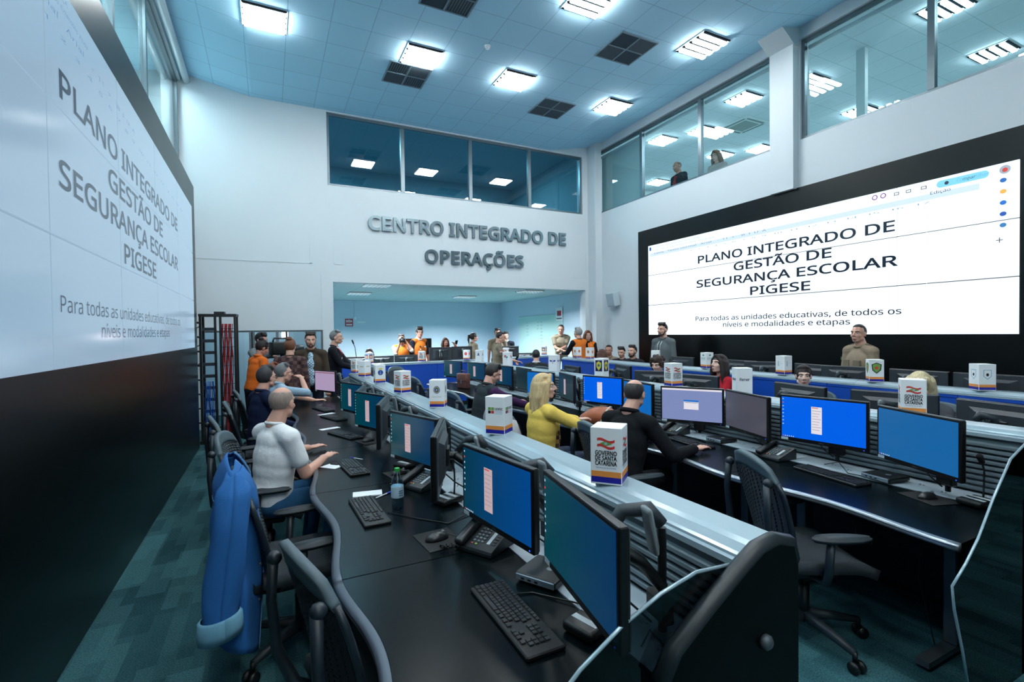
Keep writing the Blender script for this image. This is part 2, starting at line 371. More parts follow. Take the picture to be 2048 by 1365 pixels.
# ------------------------------------------------------------------ ceiling fittings
def troffer(led, size=.565):
    def mk():
        t = thing('ceiling_light', 'x', 'ceiling light')
        a = size / 2; f = MB()
        for s0 in (-1, 1):
            f.box(s0 * a - .012, s0 * a + .012, -a - .012, a + .012, -.016, 0); f.box(-a, a, s0 * a - .012, s0 * a + .012, -.016, 0)
        f.build('frame', M_white, t); MB().box(-a, a, -a, a, -.006, 0).build('back_plate', M_louv, t)
        n = 4; w = 2 * a / n
        for i in range(n):
            y = -a + w * (i + .5)
            MB().rbox(-a + .015, a - .015, y - w * .29, y + w * .29, -.054, -.018, .01, 1).build('tube', led, t)
        lv = MB()
        for i in range(n + 1): lv.box(-a, a, -a + w * i - .012, -a + w * i + .012, -.022, -.006)
        for i in range(1, 6):
            x = -a + 2 * a * i / 6
            for j in range(n):
                y = -a + w * (j + .5); lv.box(x - .004, x + .004, y - w * .27, y + w * .27, -.057, -.053)
        lv.build('louver', M_louv, t)
        return t
    return mk
hall = [(.04, 7.92, 'lit square ceiling light nearest the left wall and screen'), (2.345, 7.92, 'lit square ceiling light touching a four-way air grille'), (4.07, 7.95, 'lit square ceiling light in the middle of the far row, beside the smoke detector tile'),
        (6.35, 8.03, 'lit square ceiling light of the far row closest to the right windows'), (6.32, 5.70, 'lit square ceiling light nearer the camera beside the right windows'), (4.06, 5.60, 'lit square ceiling light cut by the top of the view'),
        (.04, 3.35, 'ceiling light above the near left end of the hall'), (2.345, 3.35, 'ceiling light above the nearest console row'), (4.07, 3.35, 'ceiling light above the middle console row'),
        (.04, 1.05, 'ceiling light overhead of the camera on the left'), (2.345, 1.05, 'ceiling light overhead of the camera, second from the left'), (.04, -1.3, 'ceiling light behind the camera on the left'), (2.345, -1.3, 'ceiling light behind the camera, second from the left'), (.04, -3.6, 'ceiling light far behind the camera on the left'), (2.345, -3.6, 'ceiling light far behind the camera, second from the left')]
for x, y, l in hall: inst('troffer', troffer(M_led), (x, y, ZC + .002), 0, l, 'square ceiling lights of the hall')
for x, y, z, l in [(9.66, 10.10, ZR, 'bright light in the upstairs room left of the two people, above the man'), (10.18, 9.2, ZR, 'bright light imitating a reflected hall light, crossing the second upstairs mullion'), (12.2, 13.0, ZR, 'bright light low behind the upstairs glass left of the bald man'),  # the one at the second mullion stands in for a hall light's reflection
                   (9.61, 7.53, ZR, 'bright light imitating a reflected hall light, high upstairs left of the white column'), (12.04, 10.24, ZR, 'bright light just behind the woman upstairs'), (12.67, 9.40, ZR, 'bright light low behind the upstairs glass beside the white column'),  # the high one left of the column is a mirrored hall light, modelled solid
                   (10.2, 6.45, ZR, 'small bright light upstairs just right of the white column'), (12.7, 6.78, ZR, 'bright light low behind the upstairs glass right of the white column'), (9.9, 4.0, ZR, 'bright light upstairs crossing the far right mullion'), (12.3, 4.25, ZR, 'bright light at the far right edge upstairs'), (9.9, 2.0, ZR, 'light upstairs beyond the right edge of the view')]:
    inst('troffer2', troffer(M_led2), (x, y, z + .002), 0, l, 'lights in the upstairs room')
def off_troffer():
    t = troffer(mat('tube_dim', (200, 215, 220), .4, emit=(205, 228, 236), es=.35), .6)(); return t
for x, y, l in [(2.3, 11.7, 'dim louvered light in the low annex ceiling, above the exit sign'), (2.3, 14.2, 'dim louvered light at the left of the low annex ceiling, further in'), (6.6, 12.1, 'dim louvered light in the low annex ceiling near the right jamb'), (5.6, 14.6, 'dim louvered light in the low annex ceiling, middle and further in')]:
    inst('troffer3', off_troffer, (x, y, 2.902), 0, l, 'lights in the annex ceiling')
    la = bpy.data.lights.new('annex_lamp', 'AREA'); la.energy = 90 if x > 6 else (110 if y < 12 else 360); la.size = .5; la.color = (0.86, 0.95, 1.0); la.spread = R(150)
    lo = bpy.data.objects.new('annex_lamp', la); COL.objects.link(lo); lo.location = (x, y, 2.84)
def grille():
    t = thing('air_grille', 'x', 'air grille'); a = .35
    f = MB()
    for s0 in (-1, 0, 1):
        f.box(s0 * a - .012, s0 * a + .012, -a - .012, a + .012, -.02, 0); f.box(-a, a, s0 * a - .012, s0 * a + .012, -.02, 0)
    f.build('frame', mat('grille_frame', (120, 140, 152), .5, .3), t); MB().box(-a, a, -a, a, -.004, 0).build('duct_back', M_hole, t)
    for qx, qy, ax in [(-1, -1, 0), (1, -1, 1), (-1, 1, 1), (1, 1, 0)]:
        l = MB(); n = 9
        for i in range(n):
            u = (i + .7) * a / n; Q = Matrix.Translation((0, 0, -.012))
            if ax: l.add([(qx*.012+ (0 if qx>0 else -a), qy*u-.014, -.002), (qx*.012+(a if qx>0 else 0), qy*u-.014, -.002), (qx*.012+(a if qx>0 else 0), qy*u+.012, -.018), (qx*.012+(0 if qx>0 else -a), qy*u+.012, -.018)], [(0, 1, 2, 3)])
            else: l.add([(qx*u-.014, (0 if qy>0 else -a), -.002), (qx*u-.014, (a if qy>0 else 0), -.002), (qx*u+.012, (a if qy>0 else 0), -.018), (qx*u+.012, (0 if qy>0 else -a), -.018)], [(0, 1, 2, 3)])
        l.build('louver_blades', M_grille, t)
    return t
for x, y, l in [(2.27, 8.60, 'square four-way air grille touching a lit ceiling light'), (5.265, 8.63, 'square four-way air grille in the far half of the ceiling, left of the last light'), (5.265, 6.31, 'square four-way air grille nearer the camera between two ceiling lights'), (2.3, 6.3, 'square four-way air grille cut by the top edge of the view')]:
    inst('grille', grille, (x, y, ZC + .002), 0, l, 'air grilles in the hall ceiling')
t = thing('smoke_detector', 'small round white smoke detector on the tiled hall ceiling', 'smoke detector', (3.21, 7.19, ZC))
MB().lathe([(.05, 0), (.05, -.015), (.042, -.025)]).build('base', M_white, t, True); MB().lathe([(.03, -.025), (.028, -.045), (.012, -.05)]).build('sensor_cap', M_white, t, True)
t = thing('ceiling_air_conditioner', 'square cassette air conditioner in the upstairs ceiling', 'air conditioner', (10.84, 8.5, ZR))
MB().rbox(-.42, .42, -.42, .42, -.03, .0, .01).build('panel', M_room, t); MB().box(-.25, .25, -.25, .25, -.034, -.028).build('intake_grille', mat('intake', (120, 135, 132), .6), t)
o = MB()
for s0 in (-1, 1): o.box(s0*.34-.03, s0*.34+.03, -.3, .3, -.033, -.028); o.box(-.3, .3, s0*.34-.03, s0*.34+.03, -.033, -.028)
o.build('air_outlet', mat('outlet', (95, 110, 108), .6), t)

# ------------------------------------------------------------------ the two video walls
M_scrR = mat('screen_right', (20, 20, 22), .25, emit=(226, 240, 250), es=1.45)
M_scrL = mat('screen_left', (24, 26, 30), .14, emit=(176, 208, 234), es=.64)
M_inkR = mat('screen_ink', (6, 10, 18), .25, emit=(14, 30, 54), es=.5)
M_inkL = mat('screen_ink_left', (12, 18, 28), .14, emit=(66, 84, 104), es=.5)
M_inkL2 = mat('screen_ink_faint_left', (24, 26, 30), .14, emit=(120, 160, 210), es=.6)
def flat(name, rgb, es=1.0): return mat(name, (10, 10, 10), .4, emit=rgb, es=es)
def video_wall(side):
    if side == 'R':
        lab = 'black clad video wall on the right showing a bright white document page'
        X, sx, Y0, Y1, Z0, Z1, ye, yn = 7.70, -1, 8.50, 2.42, 1.635, 3.635, 8.85, -3.0
    else:
        lab = 'black clad video wall along the left, its bluish document page seen at a steep angle'
        X, sx, Y0, Y1, Z0, Z1, ye, yn = -.985, 1, 1.90, 8.50, 1.565, 3.635, 8.95, -3.0
    t = thing('video_wall', lab, 'video wall', (X, (Y0 + Y1) / 2, 0)); px, py = X, (Y0 + Y1) / 2
    back = XR if side == 'R' else XL
    z1 = 4.012 if side == 'R' else 4.03
    a, b2 = sorted((X, back)); MB().box(a - px, b2 - px, yn - py, ye - py, 0.0, z1).build('surround', M_black, t)
    sg = MB()   # joints of the cladding
    pw = (Y1 - Y0) / 5; ph = (Z1 - Z0) / 3; scr = M_scrR if side == 'R' else M_scrL; ink = M_inkR if side == 'R' else M_inkL
    g = .0055
    for i in range(5):
        for j in range(3):
            ya, yb = sorted((Y0 + pw*i, Y0 + pw*(i+1))); za = Z0 + ph*j
            x0, x1 = sorted((0, sx*.02))
            MB().box(x0, x1, ya + g - py, yb - g - py, za + g, za + ph - g).build('display_panel', scr, t)
    rgt = (0, -1, 0) if side == 'R' else (0, 1, 0); e = sx * .0225
    def put(name, txt, ya, yb, z, cap, m, bold=.0):
        mb = MB(); text_mb(mb, txt, abs(yb - ya) if yb is not None else None, cap, frame((e, ya - py, z), rgt, (0, 0, 1)), bold); mb.build(name, m, t)
    def fl(name, y, z, pts, m, e2=0):
        Mx = frame((e + sx*e2, y - py, z), rgt, (0, 0, 1)); MB().add([(u, w, 0) for u, w in pts], [tuple(range(len(pts)))], Mx).build(name, m, t)
    def disc(r, rz=None): return [(r*math.cos(2*PI*k/18), (rz or r)*math.sin(2*PI*k/18)) for k in range(18)]
    def rect(w, h): return [(0, 0), (w, 0), (w, h), (0, h)]
    if side == 'R':
        L = [('PLANO INTEGRADO DE', 7.075, 3.658, 3.055, .142, .016), ('GESTÃO DE', 6.242, 4.496, 2.815, .142, .016), ('SEGURANÇA ESCOLAR', 7.113, 3.62, 2.577, .142, .016), ('PIGESE', 5.90, 4.822, 2.345, .142, .016),
             ('Para todas as unidades educativas, de todos os', 7.142, 3.58, 1.916, .085, .006), ('níveis e modalidades e etapas', 6.483, 4.233, 1.787, .085, .006)]
    else:
        L = [('PLANO INTEGRADO DE', 3.391, 7.151, 3.01, .145, .016), ('GESTÃO DE', 4.262, 6.196, 2.765, .145, .016), ('SEGURANÇA ESCOLAR', 3.353, 7.121, 2.53, .145, .016), ('PIGESE', 4.633, 5.809, 2.295, .145, .016),
             ('Para todas as unidades educativas, de todos os', 3.326, 7.182, 1.866, .088, 0), ('níveis e modalidades e etapas', 4.021, 6.445, 1.73, .088, 0)]
    for s0, a0, a1, z, cp, bo in L: put('text_line', s0, a0, a1, z, cp, ink, bo)
    # document toolbar
    k = (lambda q: Y0 - q * (Y0 - Y1)) if side == 'R' else (lambda q: Y0 + q * (Y1 - Y0))
    W_ = abs(Y1 - Y0); zt = Z1
    faint = flat('toolbar_ink', (120, 150, 185), .8) if side == 'R' else M_inkL2
    dark = flat('toolbar_dark', (40, 60, 90), .7) if side == 'R' else M_inkL
    put('menu_text', 'PROPOSTA PLANO INTEGRADO DE SEGURANÇA', k(.03), k(.25), zt - .075, .028, faint)
    put('menu_text', 'Arquivo  Editar  Ver  Inserir  Formatar  Ferramentas  Extensões  Ajuda', k(.03), k(.30), zt - .135, .026, faint)
    put('menu_text', '100%   Texto normal   Arial    -  11  +    B  I  U  A', k(.03), k(.48), zt - .215, .03, faint)
    put('ruler_numbers', '1   2   3   4   5   6   7   8   9   10   11   12   13   14   15   16   17', k(.2), k(.86), zt - .30, .022, faint)
    fl('document_icon', k(.008), zt - .12, rect(.055, .075), flat('icon_blue', (30, 90, 200), .9))
    if side == 'R':
        bar = flat('toolbar_band', (205, 226, 240), 1.15)
        fl('toolbar_band', k(.012), zt - .255, rect(W_*.93, .075), bar, -.0015)
        rr = []
        for cx, a0 in ((.42, -90), (0, 90)): rr += [(cx + .045*math.cos(R(a0 + q*18)), .045*math.sin(R(a0 + q*18))) for q in range(11)]
        fl('share_button', 3.15, 3.546, rr, flat('share_cyan', (130, 215, 248), 1.1))
        put('share_text', 'Compartilhar', 2.99, 2.69, 3.53, .036, dark, .01)
        fl('share_symbol', 3.09, 3.546, disc(.022), dark, .001)
        put('mode_text', 'Edição', 3.26, 3.05, 3.44, .038, dark)
        for y in (3.905, 3.80):
            fl('reviewer_badge', y, 3.565, disc(.036), flat('badge_purple', (130, 40, 150), .9)); fl('reviewer_badge', y, 3.565, disc(.024), M_scrR, .001)
        for y in (3.64, 3.5, 3.33): fl('tool_icon', y, 3.55, [(-.03, -.02), (.03, -.02), (.03, .02), (-.03, .02)], dark); 
        for y in (3.64, 3.5, 3.33): fl('tool_icon', y, 3.55, [(-.022, -.012), (.022, -.012), (.022, .012), (-.022, .012)], M_scrR, .001)
        fl('account_photo', 2.545, 3.55, disc(.05), flat('avatar_grey', (170, 185, 200), 1)); fl('account_photo', 2.545, 3.545, disc(.025), flat('avatar_red', (220, 70, 60), 1), .001)
        for z, c0 in ((3.43, (40, 110, 200)), (3.30, (255, 190, 90)), (3.17, (40, 120, 220)), (3.04, (40, 90, 190)), (2.91, (60, 130, 200))): fl('side_icon', 2.56, z, disc(.03, .026), flat('side%d' % c0[1], c0, 1))
        fl('side_icon', 2.59, 2.74, [(-.03, -.004), (.03, -.004), (.03, .004), (-.03, .004)], dark); fl('side_icon', 2.59, 2.74, [(-.004, -.03), (.004, -.03), (.004, .03), (-.004, .03)], dark)
        fl('page_edge', 3.30, 1.64, [(0, 0), (.006, 0), (.006, 1.6), (0, 1.6)], flat('edge', (225, 238, 246), 1.2))
    return t
video_wall('R'); video_wall('L')

# metal letters of the sign, one thing per letter
M_steel = mat('brushed_steel', (122, 140, 148), .28, .95)
def sign_line(txt, x0, x1, z, cap):
    B = .026; full = text_geo(txt, B)[0]; a = min(v.x for v in full); b2 = max(v.x for v in full); sx = (x1 - x0) / (b2 - a); sy = cap / max(v.y for v in text_geo('H', B)[0])
    for i, ch in enumerate(txt):
        if ch == ' ': continue
        pre = text_geo(txt[:i + 1], B)[0]; one, of = text_geo(ch, B, .5)
        ox = max(v.x for v in pre) - max(v.x for v in one)     # where the letter falls in the whole line
        mb = MB(); cx = (min(v.x for v in one) + max(v.x for v in one)) / 2
        mb.add([((cx + (v.x - cx) * .955)*sx, -(v.z + .5)*.05, v.y*sy) for v in one], of)
        o = mb.build('sign_letter', M_steel); o.location = ((ox - a) * sx + x0, YB - .012, z)
        word = txt[:i].count(' '); w = txt.split(' ')[word]; pos = i - len(' '.join(txt.split(' ')[:word])) - (1 if word else 0)
        nm = ['first', 'second', 'third', 'fourth', 'fifth', 'sixth', 'seventh', 'eighth', 'ninth', 'tenth'][pos]
        tag(o, 'brushed steel wall letter %s, %s of the sign word %s' % (ch, nm, w), 'sign letter', 'steel letters of the wall sign')
sign_line('CENTRO INTEGRADO DE', 1.925, 6.845, 3.945, .295)
sign_line('OPERAÇÕES', 3.14, 5.62, 3.315, .285)

# things on the walls
t = thing('wall_speaker', 'white box loudspeaker on the right wall left of the screen', 'loudspeaker', (XR, 9.68, 2.55), 0)
MB().rbox(-.24, -.06, -.15, .15, -.17, .17, .015, M=Matrix.Rotation(R(-12), 4, 'Y')).build('cabinet', mat('speaker_grey', (186, 200, 208), .5), t)
MB().rbox(-.248, -.236, -.13, .13, -.15, .15, .004, 1, M=Matrix.Rotation(R(-12), 4, 'Y')).build('grille', mat('speaker_mesh', (160, 176, 186), .7), t)
MB().box(-.09, 0, -.03, .03, -.03, .03).build('bracket', M_alu, t)
t = thing('exit_sign', 'red and white exit sign on the annex back wall', 'sign', (2.50, 17.59, 2.15))
MB().box(-.13, .13, -.012, 0, -.14, .12).build('plate', mat('sign_red', (176, 38, 48), .5), t)
m = MB(); text_mb(m, 'SAÍDA', .21, .075, frame((-.105, -.0135, .0), (1, 0, 0), (0, 0, 1)), .03); m.build('lettering', M_white, t)
m = MB(); m.box(-.1, .1, -.0135, -.012, -.11, -.05); m.build('arrow_band', mat('sign_pale', (225, 200, 205), .5), t)
tag(MB().box(2.76, 3.04, 17.575, 17.6, 2.13, 2.19).build('emergency_light', M_white), 'small white emergency light beside the exit sign', 'emergency light')
t = thing('wall_conduit', 'thin cable conduit dropping from the annex ceiling above the exit sign', 'conduit', (2.70, 17.59, 2.3))
MB().box(-.015, .015, -.02, 0, 0, .59).build('duct', M_wall2, t); MB().box(-.04, .04, -.03, 0, -.06, .04).build('outlet_box', M_white, t)
t = thing('whiteboard', 'glass whiteboard with faint handwriting on the annex right wall', 'whiteboard', (8.27, 14.5, 1.6))
MB().rbox(-.012, 0, -1.5, 1.5, -.68, .70, .004, 1).build('board', mat('board_glass', (190, 222, 216), .12), t)
random.seed(3)
for col, y, n in ((0, .9, 5), (1, -.1, 8), (2, .15, 3)):
    for k in range(n):
        m = MB(); text_mb(m, random.choice(['abm', 'rota', 'turno', 'ok 12', 'nove', 'lista']), None, .045, frame((-.0135, y, .45 - k*.11), (0, -1, 0), (0, 0, 1)), 0)
        m.build('handwriting', mat('marker_ink', (90, 130, 140), .6), t)
t = thing('wall_notice', 'small paper notice with a red square at the top of the whiteboard', 'notice', (8.255, 13.2, 2.3))
MB().box(-.003, 0, -.2, .2, -.22, .2).build('sheet', M_white, t); MB().box(-.005, -.003, -.12, .12, -.06, .1).build('red_square', mat('sign_red'), t)
MB().box(-.005, -.003, -.16, .16, -.16, -.13).build('caption_bar', mat('ink_black', (20, 24, 28), .6), t)
# ------------------------------------------------------------------ consoles
M_lam = mat('black_laminate', (5, 13, 16), .26, spec=.1, bump=(140, .02))
M_edge = mat('grey_edge', (76, 86, 98), .32, .35)
M_silv = mat('silver_cap', (158, 178, 188), .2, .1)
M_silv2 = mat('silver_edge', (150, 160, 168), .28, .8)
M_slat = mat('slat_grey', (118, 134, 142), .38, .25)
M_slatb = mat('slat_back', (28, 32, 36), .6)
M_blue = mat('blue_panel', (14, 74, 178), .45)
M_tray = mat('tray_silver', (172, 188, 198), .4, .1)
M_plas = mat('black_plastic', (12, 17, 19), .42)
M_plas2 = mat('dark_grey_plastic', (36, 46, 52), .5)
M_grey = mat('grey_plastic', (112, 122, 128), .45)
M_steelleg = mat('leg_grey', (90, 98, 104), .45, .5)
M_smoke = glass('smoked_glass', (112, 124, 130), 1.0); M_smoke2 = glass('dark_smoked_glass', (24, 30, 34), .8)

CAPP = [(0, -.055), (0, -.035), (.012, -.03), (.014, -.022), (.028, -.018), (.06, -.004), (.09, 0), (.20, 0), (.216, -.01), (.22, -.055)]
def divider(label, loc, rz, L, zt, left, right, ends=()):
    """long console spine; local y runs along it, x=0 is the near edge of the cap"""
    t = thing('console_divider', label, 'console', loc, rz)
    n = max(1, round(L / 2.4)); seg = L / n
    for i in range(n):
        MB().prism([(x, z + zt) for x, z in CAPP], 1, i * seg + .0015, (i + 1) * seg - .0015).build('top_cap', M_silv, t)
    MB().box(.03, .19, 0.01, L - .01, .04, zt - .03).build('core', M_slatb, t)
    for side, kind in ((-1, left), (1, right)):
        X = .03 if side < 0 else .19
        if kind == 'slats':
            z0 = .775; k = int((zt - .06 - z0) / .032)
            m = MB()
            a, b2 = sorted((X, X + side * .012)); m.box(a, b2, .02, L - .02, z0, zt - .035)
            for j in range(k):
                z = z0 + .01 + j * .032
                xx = X + side * .012; xo = X + side * .03
                m.add([(xx, .02, z + .022), (xo, .02, z + .014), (xo, .02, z), (xx, .02, z), (xx, L - .02, z + .022), (xo, L - .02, z + .014), (xo, L - .02, z), (xx, L - .02, z)],
                      [(0, 1, 2, 3), (7, 6, 5, 4), (0, 4, 5, 1), (1, 5, 6, 2), (2, 6, 7, 3), (3, 7, 4, 0)])
            m.build('slat_panel', M_slat, t)
        elif kind == 'blue':
            nb = max(1, round(L / 1.2)); w = L / nb
            for j in range(nb):
                a, b2 = sorted((X, X + side * .022)); MB().rbox(a, b2, j * w + .002, (j + 1) * w - .002, .10, zt - .09, .004, 1).build('blue_panel', M_blue, t)
                a, b2 = sorted((X, X + side * .027)); MB().rbox(a, b2, j * w + .002, (j + 1) * w - .002, zt - .088, zt - .04, .004, 1).build('blue_rail', M_blue, t)
    MB().box(.05, .17, .02, L - .02, 0, .05).build('plinth', M_plas, t)
    return t
D1 = divider('silver capped slatted console spine of the nearest row, white cubes along its top', (1.215, .99, 0), 0, 7.75, 1.085, 'slats', 'blue')
D2 = divider('silver capped console spine of the middle row, between lit screens and dark monitor backs', (3.66, 1.02, 0), 0, 8.35, 1.15, 'slats', 'slats')
D3 = divider('long blue fronted console spine below the right video wall', (5.66 + .04, 1.0, 0), R(-2.3), 8.6, 1.15, 'blue', 'slats')
D4 = divider('blue fronted console spine across the opening, left half', (1.35, 11.15, 0), R(-88), 3.25, 1.085, 'slats', 'blue')
D5 = divider('blue fronted console spine across the opening, right half by the uniformed men', (5.25, 11.28, 0), R(-72), 2.05, 1.10, 'slats', 'blue')

# console ends
def end_panel(label, x0, y, poly, bolt, gpoly):
    t = thing('console_end_panel', label, 'console end panel', (x0, y, 0))
    MB().prism(poly, 1, -.025, .025).build('panel', mat('end_panel_black', (3, 6, 7), .45, spec=.15), t)
    # rounded top edge band
    e = MB(); path = [(x, -.0, z + .004) for x, z in poly[1:-1]]; e.tube(path, .027, 8); e.build('top_edge', mat('end_edge', (26, 34, 38), .4), t, True)
    if bolt: MB().lathe([(.022, 0), (.022, .012), (.014, .02)], n=16, M=Matrix.Translation((bolt[0], -.025, bolt[1])) @ Matrix.Rotation(R(90), 4, 'X')).build('bolt', M_steelleg, t, True)
    return t
end_panel('big black end panel with a rounded top closing the nearest console row', 1.215, .955, [(.205, 0), (.205, 1.02), (.19, 1.075), (.12, 1.095), (.055, 1.085), (-.01, 1.05), (-.15, .965), (-.27, .885), (-.32, .81), (-.32, 0)], (.05, .83), None)
end_panel('dark end panel of the middle console row at the right edge of the view', 3.66, .985, [(.2, 0), (.2, 1.08), (.18, 1.13), (.1, 1.15), (.04, 1.14), (-.02, 1.1), (-.16, 1.02), (-.28, .93), (-.33, .85), (-.33, 0)], (.05, .88), None)
def end_glass(label, x0, y, poly, gm=None):
    t = thing('side_screen', label, 'glass screen', (x0, y, 0))
    MB().prism(poly, 1, -.004, .004).build('glass_pane', gm or M_smoke, t)
    e = MB(); e.tube([(x, 0, z) for x, z in poly[1:-1]], .0055, 8); e.build('polished_edge', mat('glass_edge', (150, 172, 182), .2, .3), t, True)
    m = MB(); m.cyl((poly[0][0] - .05, 0, .3), (poly[0][0] - .05, .03, .3), .012); m.cyl((poly[0][0] - .05, 0, .6), (poly[0][0] - .05, .03, .6), .012); m.build('standoff', M_steelleg, t, True)
    return t
end_glass('smoked glass side screen with a curved edge at the end of the nearest desk', 1.215, .985, [(-.02, .05), (-.02, 1.046), (-.16, 1.055), (-.29, 1.027), (-.42, .977), (-.55, .905), (-.68, .80), (-.78, .70), (-.83, .62), (-.81, .5), (-.72, .25), (-.66, .05)])
end_glass('smoked glass side screen with a curved edge at the right end of the middle desk', 3.66, 1.0, [(-.01, .05), (-.01, 1.24), (-.2, 1.23), (-.42, 1.16), (-.57, 1.11), (-.75, .95), (-.89, .8), (-1.0, .715), (-1.12, .645), (-1.1, .54), (-1.03, .35), (-.98, .19), (-.95, .05)], M_smoke2)

def worktop(label, x_front, amp, xb, y0, y1, xt, z=.76, side=1, strip=None, loc=(0, 0, 0), rz=0, group='console worktops'):
    """side=1: operator at -x. wavy front edge; outline given in row coordinates"""
    t = thing('worktop', label, 'desk', loc, rz, group); N = 25
    ys = [y0 + (y1 - y0) * i / N for i in range(N + 1)]
    fr = [(side * (x_front + amp * math.sin(PI * (y - y0) / (y1 - y0)) ** 2), y) for y in ys]
    g = .003
    poly = [(x, min(max(y, y0 + g), y1 - g)) for x, y in fr]
    MB().prism(poly + [(side * xb, y1 - g), (side * xb, y0 + g)], 2, z - .03, z).build('top', M_lam, t)
    sec = [(-.002, .0), (-.022, -.001), (-.034, -.008), (-.036, -.014), (-.033, -.017), (-.036, -.02), (-.034, -.03), (-.02, -.038), (0, -.038)]
    vs = []; n = len(sec)
    for x, y in poly:
        for dx, dz in sec: vs.append((x + side * dx, y, z + .001 + dz))
    fs = [(i*n+k, (i+1)*n+k, (i+1)*n+k+1, i*n+k+1) for i in range(len(poly)-1) for k in range(n-1)] + [tuple(range(n)), tuple(range((len(poly)-1)*n, len(poly)*n))]
    MB().add(vs, fs).build('edge_strip', strip or M_edge, t, True)
    # silver cable tray behind the top, with punched sockets
    a, b2 = sorted((side * (xb + .002), side * xt)); tr = MB(); tr.box(a, b2, y0 + g, y1 - g, z - .012, z + .004); tr.build('cable_tray', M_tray, t)
    hl = MB(); k = 0; y = y0 + .12
    while y < y1 - .1:
        cx = side * (xb + .1 + .05 * (k % 2))
        for dx, dy in ((-.012, 0), (.012, .008), (0, -.014)): hl.box(cx + dx - .004, cx + dx + .004, y + dy - .005, y + dy + .005, z + .0035, z + .0048)
        y += .13; k += 1
    h = hl.build('socket_holes', M_hole, t); h['kind'] = 'stuff'
    for yy in (y0 + .22, y1 - .22):
        l = MB(); l.rbox(*sorted((side * (xb - .22), side * (xb - .12))), yy - .03, yy + .03, .05, z - .03, .006, 1)
        l.box(*sorted((side * (xb - .5), side * xt)), yy - .03, yy + .03, .02, .05); l.box(*sorted((side * (xb - .5), side * xt)), yy - .025, yy + .025, z - .07, z - .03); l.build('leg', M_steelleg, t)
    return t
s1 = [1.0, 2.02, 3.20, 4.37, 5.62, 6.85, 8.1]
n1 = ['nearest worktop of the first row, with the big keyboard', 'second worktop of the first row, with the water bottle', 'first row worktop under the hand of the man in the white tee', 'shining grey first row worktop beyond the man in the white tee', 'fifth worktop of the first row, beside the man in the navy shirt', 'sixth and farthest worktop of the first row']
for i in range(6): worktop('black %s' % n1[i], .245, .06, .95, s1[i], s1[i+1], 1.235)
s2 = [1.05, 2.30, 3.45, 4.6, 5.75, 6.9, 8.05, 9.2]
n2 = ['nearest middle row worktop under the gooseneck microphone and blue screens', 'worktop of the middle row in front of the man in the black suit', 'worktop of the middle row with the tan handbag', 'worktop of the middle row with the small bottle', 'worktop of the middle row in front of the man in the dark vest', 'worktop of the middle row with the brown satchel', 'farthest worktop of the middle row']
for i in range(7): worktop('black %s' % n2[i], 2.76, .07, 3.42, s2[i], s2[i+1], 3.68, strip=M_silv2)
n3 = ['far side worktop of the middle row behind the big dark monitor backs, nearest', 'far side worktop of the middle row between the bun and the blonde bob', 'far side worktop of the middle row in front of the woman in red', 'far side worktop of the middle row in front of the curly haired woman', 'far side worktop of the middle row behind the wing emblem cube', 'far side worktop of the middle row before the man in the black jacket', 'far side worktop of the middle row before the annex gap']
for i in range(7): worktop('black %s' % n3[i], 0, .06, .6, s2[i], s2[i+1], .86, strip=M_silv2, loc=(4.72, s2[i] + s2[i+1], 0), rz=PI)
for i, (a, b2) in enumerate(((0.2, 2.8), (2.8, 5.4), (5.4, 7.25))):
    w = worktop('black worktop behind the blue spine below the screen, %s' % ['near part', 'middle part', 'far part by the hoodie man'][i], 0, .04, .5, -b2, -a, .62, strip=M_silv2)
    w.location = (6.55, 1.0, 0); w.rotation_euler = (0, 0, PI + R(-2.3))
w = worktop('black worktop behind the blue spine in the opening, left half', 0, .04, .55, 0, 3.2, .76, strip=M_silv2); w.location = (4.55, 12.0 , 0); w.rotation_euler = (0, 0, R(90 + 180 + 2)); w.location = (1.38, 12.05, 0)

# ------------------------------------------------------------------ monitors
M_bez = mat('monitor_bezel', (13, 14, 16), .35)
M_mback = mat('monitor_back', (44, 50, 56), .42)
M_mtop = mat('monitor_edge', (70, 78, 84), .4)
def scr(name, c, es, c2=None):
    m = mat('screen_' + name, (6, 8, 10), .2, emit=c, es=es * (.62 if name in ('teal', 'tealb', 'dark') else .95))
    if c2:
        nt = m.node_tree; tc = nt.nodes.new('ShaderNodeTexCoord'); sp = nt.nodes.new('ShaderNodeSeparateXYZ'); rp = nt.nodes.new('ShaderNodeValToRGB')
        mr = nt.nodes.new('ShaderNodeMapRange'); mr.inputs[1].default_value = -.27; mr.inputs[2].default_value = .27
        rp.color_ramp.elements[0].color = (*lin(c), 1); rp.color_ramp.elements[1].color = (*lin(c2), 1)
        nt.links.new(tc.outputs['Object'], sp.inputs[0]); nt.links.new(sp.outputs[0], mr.inputs[0]); nt.links.new(mr.outputs[0], rp.inputs[0]); nt.links.new(rp.outputs[0], nt.nodes['Principled BSDF'].inputs['Emission Color'])
    return m
SCR = {'teal': scr('teal', (0, 78, 88), 1, (4, 62, 112)), 'tealb': scr('tealb', (4, 70, 92), 1, (0, 84, 168)), 'dark': scr('dark', (6, 50, 60), 1), 'blue': scr('blue', (0, 98, 236), 1), 'blue2': scr('blue2', (12, 104, 188), 1),
       'mid': scr('mid', (24, 100, 165), 1), 'lilac': scr('lilac', (128, 142, 190), 1), 'grey': scr('grey', (72, 74, 86), 1), 'pink': scr('pink', (172, 152, 186), 1), 'off': mat('screen_off', (8, 9, 10), .25)}
M_doc = flat('document_window', (226, 222, 230)); M_doc2 = flat('document_pinkish', (188, 165, 170)); M_docl = flat('document_lines', (150, 140, 150)); M_docr = flat('document_red', (200, 70, 60))
